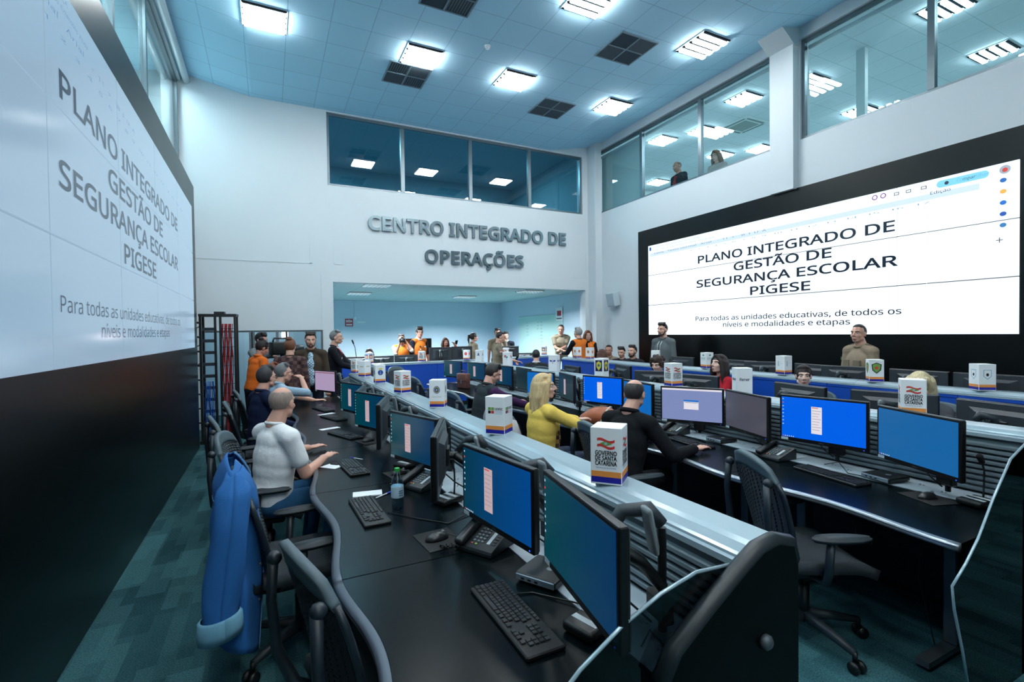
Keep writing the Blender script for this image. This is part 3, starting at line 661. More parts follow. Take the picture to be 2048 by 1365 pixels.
M_task = flat('task_icon', (200, 220, 235)); M_icr = flat('desktop_icon_red', (210, 70, 60)); M_icw = flat('desktop_icon_pale', (160, 200, 225)); M_dlg = flat('dialog_blue', (20, 110, 200))
def monitor(kind, doc=True, arm=.30, back=False):
    """screen faces -y, origin at the middle of the lower edge"""
    def mk():
        t = thing('computer_monitor', 'x', 'monitor'); w, h, z0 = .56, .335, 0
        b = MB(); b.rbox(-w/2, w/2, -.012, .016, z0, h, .006, 2); b.build('casing', M_bez, t)
        bb = MB(); bb.rbox(-w/2 + .004, w/2 - .004, .014, .024, .004, h - .004, .005, 1)
        bb.add([(-.2, .022, .05), (.2, .022, .05), (.2, .022, .29), (-.2, .022, .29), (-.14, .05, .09), (.14, .05, .09), (.14, .05, .26), (-.14, .05, .26)], [(0, 3, 2, 1), (4, 5, 6, 7), (0, 1, 5, 4), (1, 2, 6, 5), (2, 3, 7, 6), (3, 0, 4, 7)])
        bb.build('back_cover', M_mback, t)
        sw, sz0, sz1 = w/2 - .016, .028, h - .016
        sc = MB(); sc.box(-sw, sw, -.0135, -.011, sz0, sz1); s = sc.build('screen', SCR[kind], t)
        F = lambda y: -.0140 - y
        def rect(name, x0, x1, z0_, z1_, m, e=0): MB().box(x0, x1, F(e), -.0132, z0_, z1_).build(name, m, s)
        if kind in ('lilac',):
            rect('title_bar', -sw, sw, sz1 - .016, sz1, M_doc); rect('dialog_window', -.065, .065, .13, .2, M_doc); rect('dialog_title', -.065, .065, .2, .216, M_dlg); rect('dialog_line', -.055, .06, .19, .195, M_docl, .0004)
        elif kind == 'pink':
            rect('title_bar', -sw, sw, sz1 - .03, sz1 - .012, flat('pink_bar', (140, 105, 120)))
        elif doc and kind not in ('off', 'grey'):
            dm = M_doc if kind in ('blue',) else M_doc2
            x = -.045 if kind != 'blue' else -.03
            rect('document_window', x - .034, x + .034, .075, .265, dm); rect('document_header', x - .03, x + .01, .255, .26, M_docr, .0003)
            for q in range(8): rect('document_line', x - .028, x + .028 - (q % 3) * .008, .235 - q*.019, .238 - q*.019, M_docl, .0003)
        if kind in ('blue', 'teal', 'tealb'):
            for q in range(8): rect('desktop_icon', -sw + .006, -sw + .014, sz1 - .02 - q*.026, sz1 - .012 - q*.026, M_icr if q == 1 else M_icw)
        if kind in ('blue', 'mid', 'tealb'):
            for q in range(6): rect('task_icon', -sw + .008 + q*.014, -sw + .014 + q*.014, sz0 + .003, sz0 + .009, M_task if q else M_icr)
        m = MB(); m.box(-w/2 + .012, -w/2 + .06, -.0135, -.0118, .006, .024); m.build('asset_sticker', mat('sticker', (190, 205, 212), .5), t)
        m = MB(); text_mb(m, 'DELL', .032, .008, frame((-.016, -.0128, .01), (1, 0, 0), (0, 0, 1)), 0); m.build('front_lettering', M_grey, t)
        m = MB(); m.box(w/2 - .03, w/2 - .024, -.0135, -.0118, .010, .014); m.build('power_led', flat('led_blue', (40, 90, 255), 2), t)
        m = MB(); Mx = frame((0, .0505, .2), (-1, 0, 0), (0, 0, 1)); n = 24
        rg = [(.03*math.cos(2*PI*k/n), .03*math.sin(2*PI*k/n), 0) for k in range(n)] + [(.027*math.cos(2*PI*k/n), .027*math.sin(2*PI*k/n), 0) for k in range(n)]
        m.add(rg, [(k, (k+1) % n, n+(k+1) % n, n+k) for k in range(n)], Mx); text_mb(m, 'DELL', .042, .012, Mx @ Matrix.Translation((0, -.006, 0)), .0, 'C'); m.build('back_emblem', M_grey, t)
        # spring arm from the back plate to a post on the spine
        a = MB(); a.rbox(-.05, .05, .05, .066, .12, .22, .004, 1); a.cyl((0, .06, .17), (0, .11, .17), .022); a.build('mount_plate', M_plas, t)
        a = MB(); a.tube([(0, .10, .17), (.03, .11, .17), (.05, .1 + (arm - .1)*.5, .12), (.04, arm, .02)], [.02, .022, .02, .02], 8); a.build('arm', M_plas, t, True)
        a = MB(); a.rbox(-.026, .026, -.012, .012, -.085, .085, .012, 2, M=Matrix.Translation((.03, arm - .035, .20)) @ Matrix.Rotation(R(16), 4, 'X') @ Matrix.Rotation(R(8), 4, 'Y')); a.build('arm_cover', M_grey, t, True)
        a = MB(); a.tube([(-.02, .10, .17), (-.03, .10 + (arm - .1) * .4, .25), (.02, .10 + (arm - .1) * .8, .265), (.04, arm, .22)], [.02, .024, .026, .022], 8); a.build('arm_shroud', M_plas2, t, True)
        a = MB(); a.cyl((.04, arm, -.12), (.04, arm, .21), .014); a.rbox(-.01, .09, arm - .03, arm + .012, -.08, .0, .006, 1); a.build('post', M_plas, t)
        a = MB(); a.tube([(-.05, .03, .06), (-.06, .09, .0), (-.03, arm * .7, -.05), (.02, arm * .9, -.1)], .004, 6); a.build('cable', M_plas, t, True)
        return t
    return mk
def put_mon(kind, x, y, zc, yaw, label, group, doc=True):
    arm = .27 if x < 2 else .15
    return inst('mon_%s_%d_%g' % (kind, doc, arm), monitor(kind, doc, arm), (x, y, zc - .1675), R(yaw), label, group)
g1, g2, g3, g4, g5 = 'monitors of the first row', 'monitors facing the camera on the middle row', 'dark monitor backs of the middle row', 'dark monitor backs below the right video wall', 'dark monitor backs in the opening'
for a in [('tealb', .865, 1.905, 1.04, -82, 'large deep blue monitor with a narrow document above the nearest desk phone'), ('teal', .845, 1.255, 1.065, -100, 'nearest monitor, dark teal without document, beside the glass side screen', False),
          ('teal', .86, 3.24, 1.02, -72, 'teal monitor with document behind the water bottle'), ('dark', .84, 2.64, 1.04, -113, 'monitor seen edge on right of the teal monitor with the water bottle'),
          ('teal', .82, 4.52, 1.03, -70, 'dim teal monitor of the first row partly hidden, below the eagle emblem cube'), ('dark', .80, 3.93, 1.04, -109, 'edge on monitor seen from behind in front of the dim teal one'),
          ('teal', .83, 5.67, 1.02, -72, 'teal monitor with pink document below the anchor cube'), ('dark', .82, 5.06, 1.03, -106, 'grey monitor back just right of the teal monitor below the anchor cube'),
          ('dark', .82, 6.22, 1.03, -106, 'grey monitor back beside the pinkish screen'), ('pink', .77, 7.95, 1.02, -64, 'pinkish screen of the far first row next to the man in brown')]:
    put_mon(*a[:5], a[5], g1, *(a[6:] or ()))
for a in [('mid', 3.355, 1.486, 1.074, -114, 'plain mid blue monitor at the right end of the middle row', False), ('blue', 3.44, 2.08, 1.083, -80, 'bright blue monitor with a white document, second from the right end'),
          ('grey', 3.47, 2.706, 1.048, -108, 'dull grey monitor right of the lilac screen'), ('lilac', 3.47, 3.283, 1.04, -59, 'lilac monitor with a small dialog window'),
          ('blue2', 3.40, 3.93, 1.04, -100, 'blue monitor partly hidden by the head of the man in black', False), ('blue', 3.47, 4.62, 1.04, -72, 'bright blue monitor with document between the blonde woman and the man in black'),
          ('dark', 3.29, 5.1, 1.045, -104, 'narrow dark monitor right of the blonde woman'), ('blue2', 3.344, 5.85, 1.019, -78, 'blue monitor just above the blonde woman', False),
          ('dark', 3.42, 6.5, 1.03, -96, 'dark teal monitor above the small bottle', False), ('teal', 3.44, 7.25, 1.02, -82, 'teal monitor with document right of the man in the dark vest'),
          ('dark', 3.45, 7.9, 1.02, -120, 'dark monitor turned away beside the far teal ones', False), ('teal', 3.46, 8.45, 1.01, -76, 'small far teal monitor with document behind the brown satchel'), ('teal', 3.3, 9.3, 1.01, -71, 'farthest teal monitor with document against the blue spine')]:
    put_mon(*a[:5], a[5], g2, *(a[6:] or ()))
for x, y, z, yw, l in [(4.30, 2.80, 1.06, 78, 'dark monitor back with a round emblem in front of the woman with the bun'), (4.38, 2.10, 1.06, 104, 'dark monitor back left of the cube at the right end of the middle row'), (4.30, 1.42, 1.06, 76, 'dark monitor back at the right edge of the view, middle row'),
                       (4.34, 4.02, 1.06, 96, 'dark monitor back in front of the woman in red'), (4.36, 4.68, 1.06, 128, 'turned dark monitor back below the curly haired woman'), (4.35, 5.32, 1.10, 72, 'large dark monitor back right of the gold shield cube'),
                       (4.40, 6.65, 1.01, 82, 'dark monitor back right of the wing emblem cube')]:
    inst('mon_off_0', monitor('off', False, .2), (x, y, z - .1675), R(yw), l, g3)
c3, s3 = math.cos(R(-2.3)), math.sin(R(-2.3))
for y, yw, l in [(6.15, 84, 'dark monitor back below the grey hoodie man'), (4.98, 88, 'dark monitor back right of the woman in red, under the page'), (4.55, 120, 'turned dark monitor back left of the blue figure cube'), (3.86, 80, 'dark monitor back right of the pale figure cube'), (3.45, 100, 'dark monitor back in front of the man in the beige shirt'), (2.72, 84, 'dark monitor back right of the badge cube'), (2.13, 92, 'dark monitor back at the far right below the white page')]:
    inst('mon_off_0', monitor('off', False, .2), (6.22 + .04*(y-4), y, 1.11 - .1675), R(yw), l, g4)
for x, y, z, yw, l in [(1.8, 11.6, 1.06, 180, 'dark monitor back at the left end of the opening behind the microphone'), (2.36, 11.55, 1.06, 178, 'dark monitor back in the opening left of the photographer'), (2.93, 11.55, 1.06, 182, 'dark monitor back in front of the photographer'), (3.80, 11.6, 1.22, 174, 'raised dark monitor back left of the red disc cube'), (4.37, 11.62, 1.23, 184, 'raised dark monitor back right of the red disc cube'),
                       (5.75, 11.75, 1.2, 170, 'dark monitor back right of the man in the dark suit'), (6.3, 11.95, 1.0, 162, 'dark monitor back in the opening under the whiteboard')]:
    inst('mon_off_0', monitor('off', False, .2), (x, y, z - .1675), R(yw), l, g5)
t = thing('television', 'black television standing against the annex wall behind the man in the orange vest', 'television', (3.62, 13.05, 0))
MB().rbox(-.4, .4, -.02, .02, 1.12, 1.6, .008, 1).build('casing', M_bez, t); MB().box(-.38, .38, -.023, -.019, 1.15, 1.58).build('screen', SCR['off'], t)
MB().cyl((0, .0, .05), (0, 0, 1.14), .03).build('stand_pole', M_plas, t); MB().rbox(-.3, .3, -.25, .25, 0, .05, .01).build('stand_base', M_plas, t)

# ------------------------------------------------------------------ things on the desks
M_key = mat('key_black', (30, 33, 36), .5); M_kbd = mat('keyboard_body', (17, 19, 21), .5)
KROWS = [(15, .0), (14, .2), (14, .3), (13, .4), (12, .5)]
def keyboard(single):
    def mk():
        t = thing('keyboard', 'x', 'keyboard'); W2, D2 = .225, .068
        MB().rbox(-W2, W2, -D2, D2, 0, .016, .004, 1).build('body', M_kbd, t)
        ks = []
        p = .019
        def k(x, y, w=1, h=1): ks.append((x, y, p*w - .0035, p*h - .0035))
        for i in range(16): k(-W2 + .016 + i*p*.98, D2 - .014, 1, .8)
        for r in range(4):
            n = 15 if r < 2 else (14 if r == 2 else 13); x = -W2 + .016
            for i in range(n):
                wd = 1.0
                if i == 0: wd = 1 + .25*r
                k(x + (wd - 1)*p/2, D2 - .038 - r*p, wd); x += p*wd*.98
                if x > .068: break
        y = D2 - .038 - 4*p + .0
        for x, w in ((-.208, 1.3), (-.182, 1.2), (-.156, 1.2), (-.09, 5.4), (-.026, 1.2), (.0, 1.2), (.028, 1.2), (.056, 1.2)): k(x, y, w)
        for i in range(3):
            for r in (0, 1): k(.092 + i*p, D2 - .038 - r*p)
            k(.092 + i*p, y)
        k(.092 + p, y + p)
        for i in range(4):
            for r in range(5):
                if 1: k(.156 + i*p*.98, D2 - .038 - r*p)
        for i in range(4): k(.156 + i*p*.98, D2 - .014, .9, .6)
        if single:
            cache = {}
            for x, y, w, h in ks[:100]:
                key = (round(w, 4), round(h, 4))
                if key not in cache:
                    o = MB().rbox(-w/2, w/2, -h/2, h/2, 0, .006, .0015, 1).build('key', M_key, t); cache[key] = o
                else: o = cache[key].copy(); COL.objects.link(o)
                o.location = (x, y, .0155)
        else:
            m = MB()
            for x, y, w, h in ks: m.box(x - w/2, x + w/2, y - h/2, y + h/2, .0155, .021)
            o = m.build('keys', M_key, t); o['kind'] = 'stuff'
        return t
    return mk
ZD = .7605
for i, (x, y, rz, l) in enumerate([(.727, 1.475, -90, 'black keyboard on the nearest worktop, largest in view'), (.472, 2.725, -88, 'black keyboard beside the water bottle and notepad')]): inst('kbd1', keyboard(True), (x, y, ZD), R(rz), l, 'black desk keyboards')
for i, (x, y, rz, l) in enumerate([(.53, 3.68, -85, 'black keyboard next to the hand of the man in the white tee'), (.64, 4.9, -70, 'black keyboard on the shining grey worktop'), (.66, 5.98, -72, 'black keyboard on the fifth worktop of the first row'), (.62, 6.75, -75, 'farthest black keyboard of the first row'),
                                   (3.28, 1.93, -99, 'black keyboard in front of the bright blue monitor at the right'), (3.22, 3.06, -97, 'black keyboard in front of the man in the black suit'), (3.15, 5.6, -92, 'black keyboard in front of the man in the dark vest')]):
    inst('kbd2', keyboard(False), (x, y, ZD), R(rz), l, 'black desk keyboards')
def mouse():
    t = thing('computer_mouse', 'x', 'mouse')
    MB().ell((0, 0, .0), (.031, .058, .036), nu=20, nv=12, fn=lambda d: 1.0 if d.z > -.02 else .99).build('shell', mat('mouse_black', (24, 26, 29), .32), t, True)
    for o in t.children:
        for v in o.data.vertices: v.co.z = max(0, v.co.z)
    m = MB(); m.cyl((-.004, .03, .031), (.004, .03, .031), .008, n=12); m.build('wheel', M_grey, t, True)
    m = MB(); m.tube([(0, .055, .012), (.02, .09, .003), (.1, .13, .003), (.2, .10, .003)], .002, 6); m.build('cable', M_plas, t, True)
    return t
def mpad():
    t = MB().rbox(-.11, .11, -.09, .09, 0, .003, .001, 1); o = t.build('mouse_pad', mat('pad_black', (18, 20, 22), .85)); tag(o, 'x', 'mouse pad'); return o
for x, y, rz, l in [(.70, 2.20, -85, 'at the front of the second worktop near the phone'), (.80, 3.35, -80, 'between the keyboard by the white tee man and a phone'), (.80, 4.52, -75, 'on the shining grey worktop'), (3.33, 1.42, -110, 'by the microphone at the right end')]:
    inst('mpad', mpad, (x, y, ZD), R(rz), 'black mouse pad ' + l, 'black mouse pads'); inst('mouse', mouse, (x - .01, y + .0, ZD + .0032), R(rz), 'black mouse on the pad ' + l, 'black mice')
inst('mouse', mouse, (.60, 7.05, ZD), R(-80), 'black mouse under the hand of the man in the light blue shirt', 'black mice')

def phone():
    t = thing('desk_phone', 'x', 'phone')
    # wedge base: front edge low at -y, rising to the back
    MB().prism([(-.09, .0), (.09, .0), (.09, .075), (.075, .08), (-.085, .022), (-.09, .012)], 0, -.1, .1).build('base', mat('phone_body', (30, 36, 40), .42), t)
    Q = Matrix.Translation((0, 0, .05)) @ Matrix.Rotation(R(20), 4, 'X')
    MB().rbox(-.096, -.046, -.105, .095, .004, .038, .014, 2, M=Q).build('handset', mat('phone_handset', (24, 28, 32), .35), t, True)
    m = MB()
    for i in range(3):
        for j in range(5): m.rbox(-.028 + i*.021, -.014 + i*.021, -.05 + j*.019, -.039 + j*.019, .002, .007, .002, 1, M=Q)
    m.build('keypad', M_grey, t); MB().box(.045, .062, -.05, .03, .0, .0045, M=Q).build('paper_label', mat('sticker'), t)
    MB().box(-.03, .045, .055, .08, 0, .0045, M=Q).build('display', mat('phone_lcd', (70, 96, 104), .2), t)
    MB().box(-.028, -.018, -.068, -.06, 0, .006, M=Q).build('red_key', mat('key_red', (200, 90, 90), .5), t); MB().box(-.006, .004, -.068, -.06, 0, .006, M=Q).build('green_key', mat('key_green', (150, 190, 90), .5), t)
    m = MB()
    for j in range(7): m.rbox(.07, .09, -.05 + j*.017, -.04 + j*.017, .0, .005, .002, 1, M=Q)
    m.build('side_keys', M_plas2, t)
    pth = [(-.08 + .0*k + .012*math.cos(k*1.05) - .06*math.sin(PI*k/60), -.10 - .05*math.sin(PI*k/60) + .0006*k, .014 + .009*math.sin(k*1.05)) for k in range(61)]
    MB().tube(pth, .0022, 5).build('coiled_cord', M_plas, t, True)
    return t
for x, y, rz, l in [(.86, 2.03, -60, 'desk phone below the large deep blue monitor'), (.85, 3.02, -65, 'desk phone behind the water bottle below the teal monitor'), (3.40, 2.40, -95, 'desk phone beneath the bright blue monitor at the right'), (3.40, 3.42, -85, 'desk phone beneath the lilac monitor'), (3.36, 6.02, -100, 'desk phone in front of the man in the dark vest')]:
    inst('phone', phone, (x, y, ZD + .004), R(rz), 'dark ' + l, 'desk phones')
def thin_client():
    t = thing('mini_computer', 'x', 'computer')
    MB().rbox(-.09, .09, -.09, .09, .004, .034, .008, 2).build('case', M_plas, t); MB().rbox(-.084, .084, -.0925, -.085, .006, .03, .002, 1).build('front_plate', mat('client_front', (150, 168, 182), .35, .5), t)
    m = MB()
    for q in range(3): m.box(-.06 + q*.03, -.045 + q*.03, -.0935, -.092, .013, .02)
    m.build('ports', M_hole, t); MB().lathe([(.016, .034), (.016, .0345)], (.02, .0, 0), 18).build('emblem', M_grey, t)
    return t
for x, y, rz, l in [(.965, 1.66, -60, 'small black computer under the nearest monitors'), (3.50, 1.72, -100, 'small silver fronted computer beneath the gap between the two right blue monitors'), (3.50, 2.98, -95, 'small silver fronted computer beneath the lilac and grey monitors')]:
    inst('client', thin_client, (x, y, ZD + .005), R(rz), l, 'mini computers')
def mic():
    t = thing('gooseneck_microphone', 'x', 'microphone')
    MB().rbox(-.06, .06, -.075, .075, 0, .035, .012, 2).build('base', M_plas, t, True)
    for q in (-1, 1): MB().box(-.05, .05, q*.025 - .012, q*.025 + .012, .034, .0362).build('label_sticker', mat('sticker'), t)
    MB().tube([(0, .05, .03), (0, .055, .1), (.004, .05, .18), (.01, .02, .24)], .005, 8).build('neck', M_plas2, t, True)
    MB().cap((.01, .02, .235), (.012, .0, .265), .014, .016).build('head', mat('mic_foam', (14, 15, 16), .9), t, True)
    return t
for x, y, rz, l in [(3.42, 1.24, -100, 'gooseneck microphone at the right end of the middle row'), (.92, 1.30, -75, 'low gooseneck microphone base with two stickers by the nearest monitor'), (.90, 2.66, -70, 'gooseneck microphone base under the edge on monitor'), (.88, 3.52, -60, 'gooseneck microphone base with stickers left of the teal monitor')]:
    inst('mic', mic, (x, y, ZD + .004), R(rz), 'black ' + l, 'gooseneck microphones')
def bottle(capc):
    def mk():
        t = thing('water_bottle', 'x', 'bottle')
        gm = MATS.get('bottle_plastic') or glass('bottle_plastic', (205, 226, 236), 2.6, .10)
        MB().lathe([(.0, .001), (.028, .001), (.033, .008), (.032, .03), (.034, .04), (.031, .06), (.034, .07), (.034, .13), (.032, .15), (.026, .175), (.013, .20), (.0125, .212), (.0, .212)], n=24).build('body', gm, t, True)
        MB().lathe([(.0345, .068), (.0347, .07), (.0347, .128), (.0345, .13)], n=24).build('label', mat('bottle_label', (176, 204, 218), .5), t, True)
        m = MB()
        for q in range(3): m.box(-.012, .012, -.0353, -.0346, .08 + q*.012, .085 + q*.012)
        m.build('label_print', mat('label_print', (60, 110, 150), .5), t)
        MB().lathe([(.0, .209), (.0145, .209), (.0145, .226), (.013, .228), (.0, .228)], n=20).build('bottle_cap', mat('cap_%d' % capc[1], capc, .45), t)
        return t
    return mk
inst('bot1', bottle((40, 160, 70)), (.624, 2.70, ZD), R(20), 'clear water bottle with a green cap on the second worktop')
inst('bot2', bottle((90, 170, 210)), (2.98, 5.02, ZD), R(0), 'small water bottle with a blue cap beside the blonde woman')
t = thing('notepad', 'white spiral notepad beside the water bottle', 'notepad', (.52, 3.03, ZD), R(-10))
MB().rbox(-.085, .085, -.045, .045, 0, .008, .001, 1).build('paper_block', mat('paper', (232, 236, 240), .7), t)
m = MB()
for q in range(14): m.tube([(-.087, -.04 + q*.006, .001), (-.092, -.04 + q*.006, .006), (-.085, -.04 + q*.006, .011)], .0008, 4)
o = m.build('spiral_wire', M_silv2, t); o['kind'] = 'stuff'
def pen(c):
    def mk():
        t = thing('pen', 'x', 'pen'); MB().cyl((0, -.06, .005), (0, .05, .005), .0042, n=8).build('barrel', mat('pen_white', (220, 226, 232), .4), t, True)
        MB().cyl((0, .03, .005), (0, .075, .005), .005, n=8).build('pen_cap', mat('pen_%d' % c[2], c, .4), t, True); return t
    return mk
inst('pen1', pen((40, 70, 190)), (.60, 2.96, ZD), R(-55), 'white pen with a blue cap lying between notepad and keyboard'); inst('pen2', pen((40, 70, 191)), (.60, 3.93, ZD), R(35), 'white pen with a blue end behind the keyboard of the man in the white tee')
t = thing('paper_sheet', 'white card under the hand of the man in the white tee', 'paper', (.45, 3.84, ZD), R(-50)); MB().box(-.07, .07, -.11, .11, 0, .002).build('sheet', mat('paper'), t)
t = thing('smartphone', 'dark phone lying on the white card by the white tee man', 'phone', (.47, 3.88, ZD + .002), R(-50)); MB().rbox(-.036, .036, -.07, .07, 0, .008, .003, 1).build('body', M_plas, t); MB().box(-.032, .032, -.064, .064, .008, .0085).build('screen', SCR['off'], t)
for x, y, rz, l in [(.55, 5.35, -70, 'pale paper slip on the fifth worktop near its front edge'), (.62, 6.35, -60, 'pale paper slip on the far worktop of the first row')]:
    o = MB().box(-.04, .04, -.1, .1, 0, .002).build('paper_slip', mat('paper')); o.location = (x, y, ZD); o.rotation_euler.z = R(rz); tag(o, l, 'paper', 'paper slips')
t = thing('paper_sheet', 'white paper sheet on the desk under the red glasses', 'paper', (2.98, 3.62, ZD), R(-20)); MB().box(-.1, .1, -.14, .14, 0, .002).build('sheet', mat('paper'), t)
t = thing('eyeglasses', 'red rimmed glasses lying on the white paper', 'glasses', (3.0, 3.52, ZD + .004), R(-60))
for q in (-1, 1):
    MB().tube([(q*.033 + .026*math.cos(2*PI*k/16), 0, .026 + .022*math.sin(2*PI*k/16)) for k in range(17)], .0028, 6).build('rim', mat('glasses_red', (190, 50, 70), .35), t, True)
    MB().tube([(q*.06, 0, .032), (q*.062, .06, .022), (q*.055, .13, .004)], .0022, 6).build('temple', mat('glasses_dark', (20, 20, 26), .4), t, True)
MB().tube([(-.008, 0, .034), (0, 0, .038), (.008, 0, .034)], .0025, 6).build('bridge', mat('glasses_red'), t, True)
# handbag and satchel
t = thing('handbag', 'tan leather handbag lying on the desk before the blonde woman', 'handbag', (3.02, 4.10, ZD), R(-62))
def bagf(d): return (1 + .12*math.sin(5*d.x + 3*d.z)*.3) * (1 if d.z > -.3 else .96)
o = MB().ell((0, 0, .095), (.20, .09, .10), nu=28, nv=18, fn=bagf).build('body', mat('tan_leather', (168, 96, 66), .48, bump=(30, .2)), t, True)
for v in o.data.vertices: v.co.z = max(.0, v.co.z); v.co.z *= (1 + .25 * (v.co.x / .2))
MB().tube([(.05, -.088, .03), (.1, -.097, .1), (.12, -.06, .17), (.13, 0, .2), (.12, .06, .19)], .009, 8).build('strap', mat('strap_cream', (205, 196, 180), .6), t, True)
MB().tube([(-.13, -.03, .16), (-.02, -.02, .195), (.1, -.02, .215)], .004, 6).build('zip', mat('zip_metal', (150, 130, 110), .4, .6), t, True)
t = thing('satchel', 'brown leather satchel standing on the far middle desk', 'bag', (3.05, 8.05, ZD), R(-70))
MB().rbox(-.13, .13, -.05, .05, 0, .26, .02).build('body', mat('satchel_brown', (98, 62, 58), .5), t, True); MB().rbox(-.132, .132, -.058, .052, .12, .265, .02).build('flap', mat('satchel_flap', (110, 70, 64), .5), t, True)
MB().rbox(-.015, .015, -.064, -.056, .09, .15, .003, 1).build('buckle', M_silv2, t); MB().tube([(-.06, 0, .26), (-.05, 0, .31), (.05, 0, .31), (.06, 0, .26)], .008, 8).build('carry_handle', mat('satchel_brown'), t, True)
# loose cables on the near desk
for pth, l in [([(.56, 2.66, .765), (.68, 2.5, .764), (.80, 2.36, .764), (.93, 2.42, .768), (1.02, 2.5, .768)], 'thin black cable from the keyboard by the bottle'), ([(.80, 1.6, .765), (.86, 1.58, .764), (.95, 1.45, .77), (1.05, 1.3, .77)], 'thin black cable from the largest keyboard across the tray'), ([(1.0, 1.15, .768), (1.08, 1.2, .768), (1.05, 1.05, .768), (1.15, 1.1, .768)], 'loose black cable on the tray by the glass side screen'), ([(3.5, 2.1, .77), (3.46, 1.98, .82), (3.42, 1.9, .77), (3.45, 1.7, .77)], 'thin looping cable behind the right keyboard'), ([(2.9, 1.6, .70), (2.88, 1.55, .58), (2.92, 1.5, .55), (2.95, 1.48, .68)], 'cable loop hanging beneath the right end worktop'), ([(3.1, 1.35, .72), (3.05, 1.34, .4), (3.12, 1.3, .05), (3.2, 1.25, .02)], 'cable hanging to the floor beneath the right end worktop')]:
    tag(MB().tube(pth, .003, 6).build('cable', M_plas, smooth=True), l, 'cable')

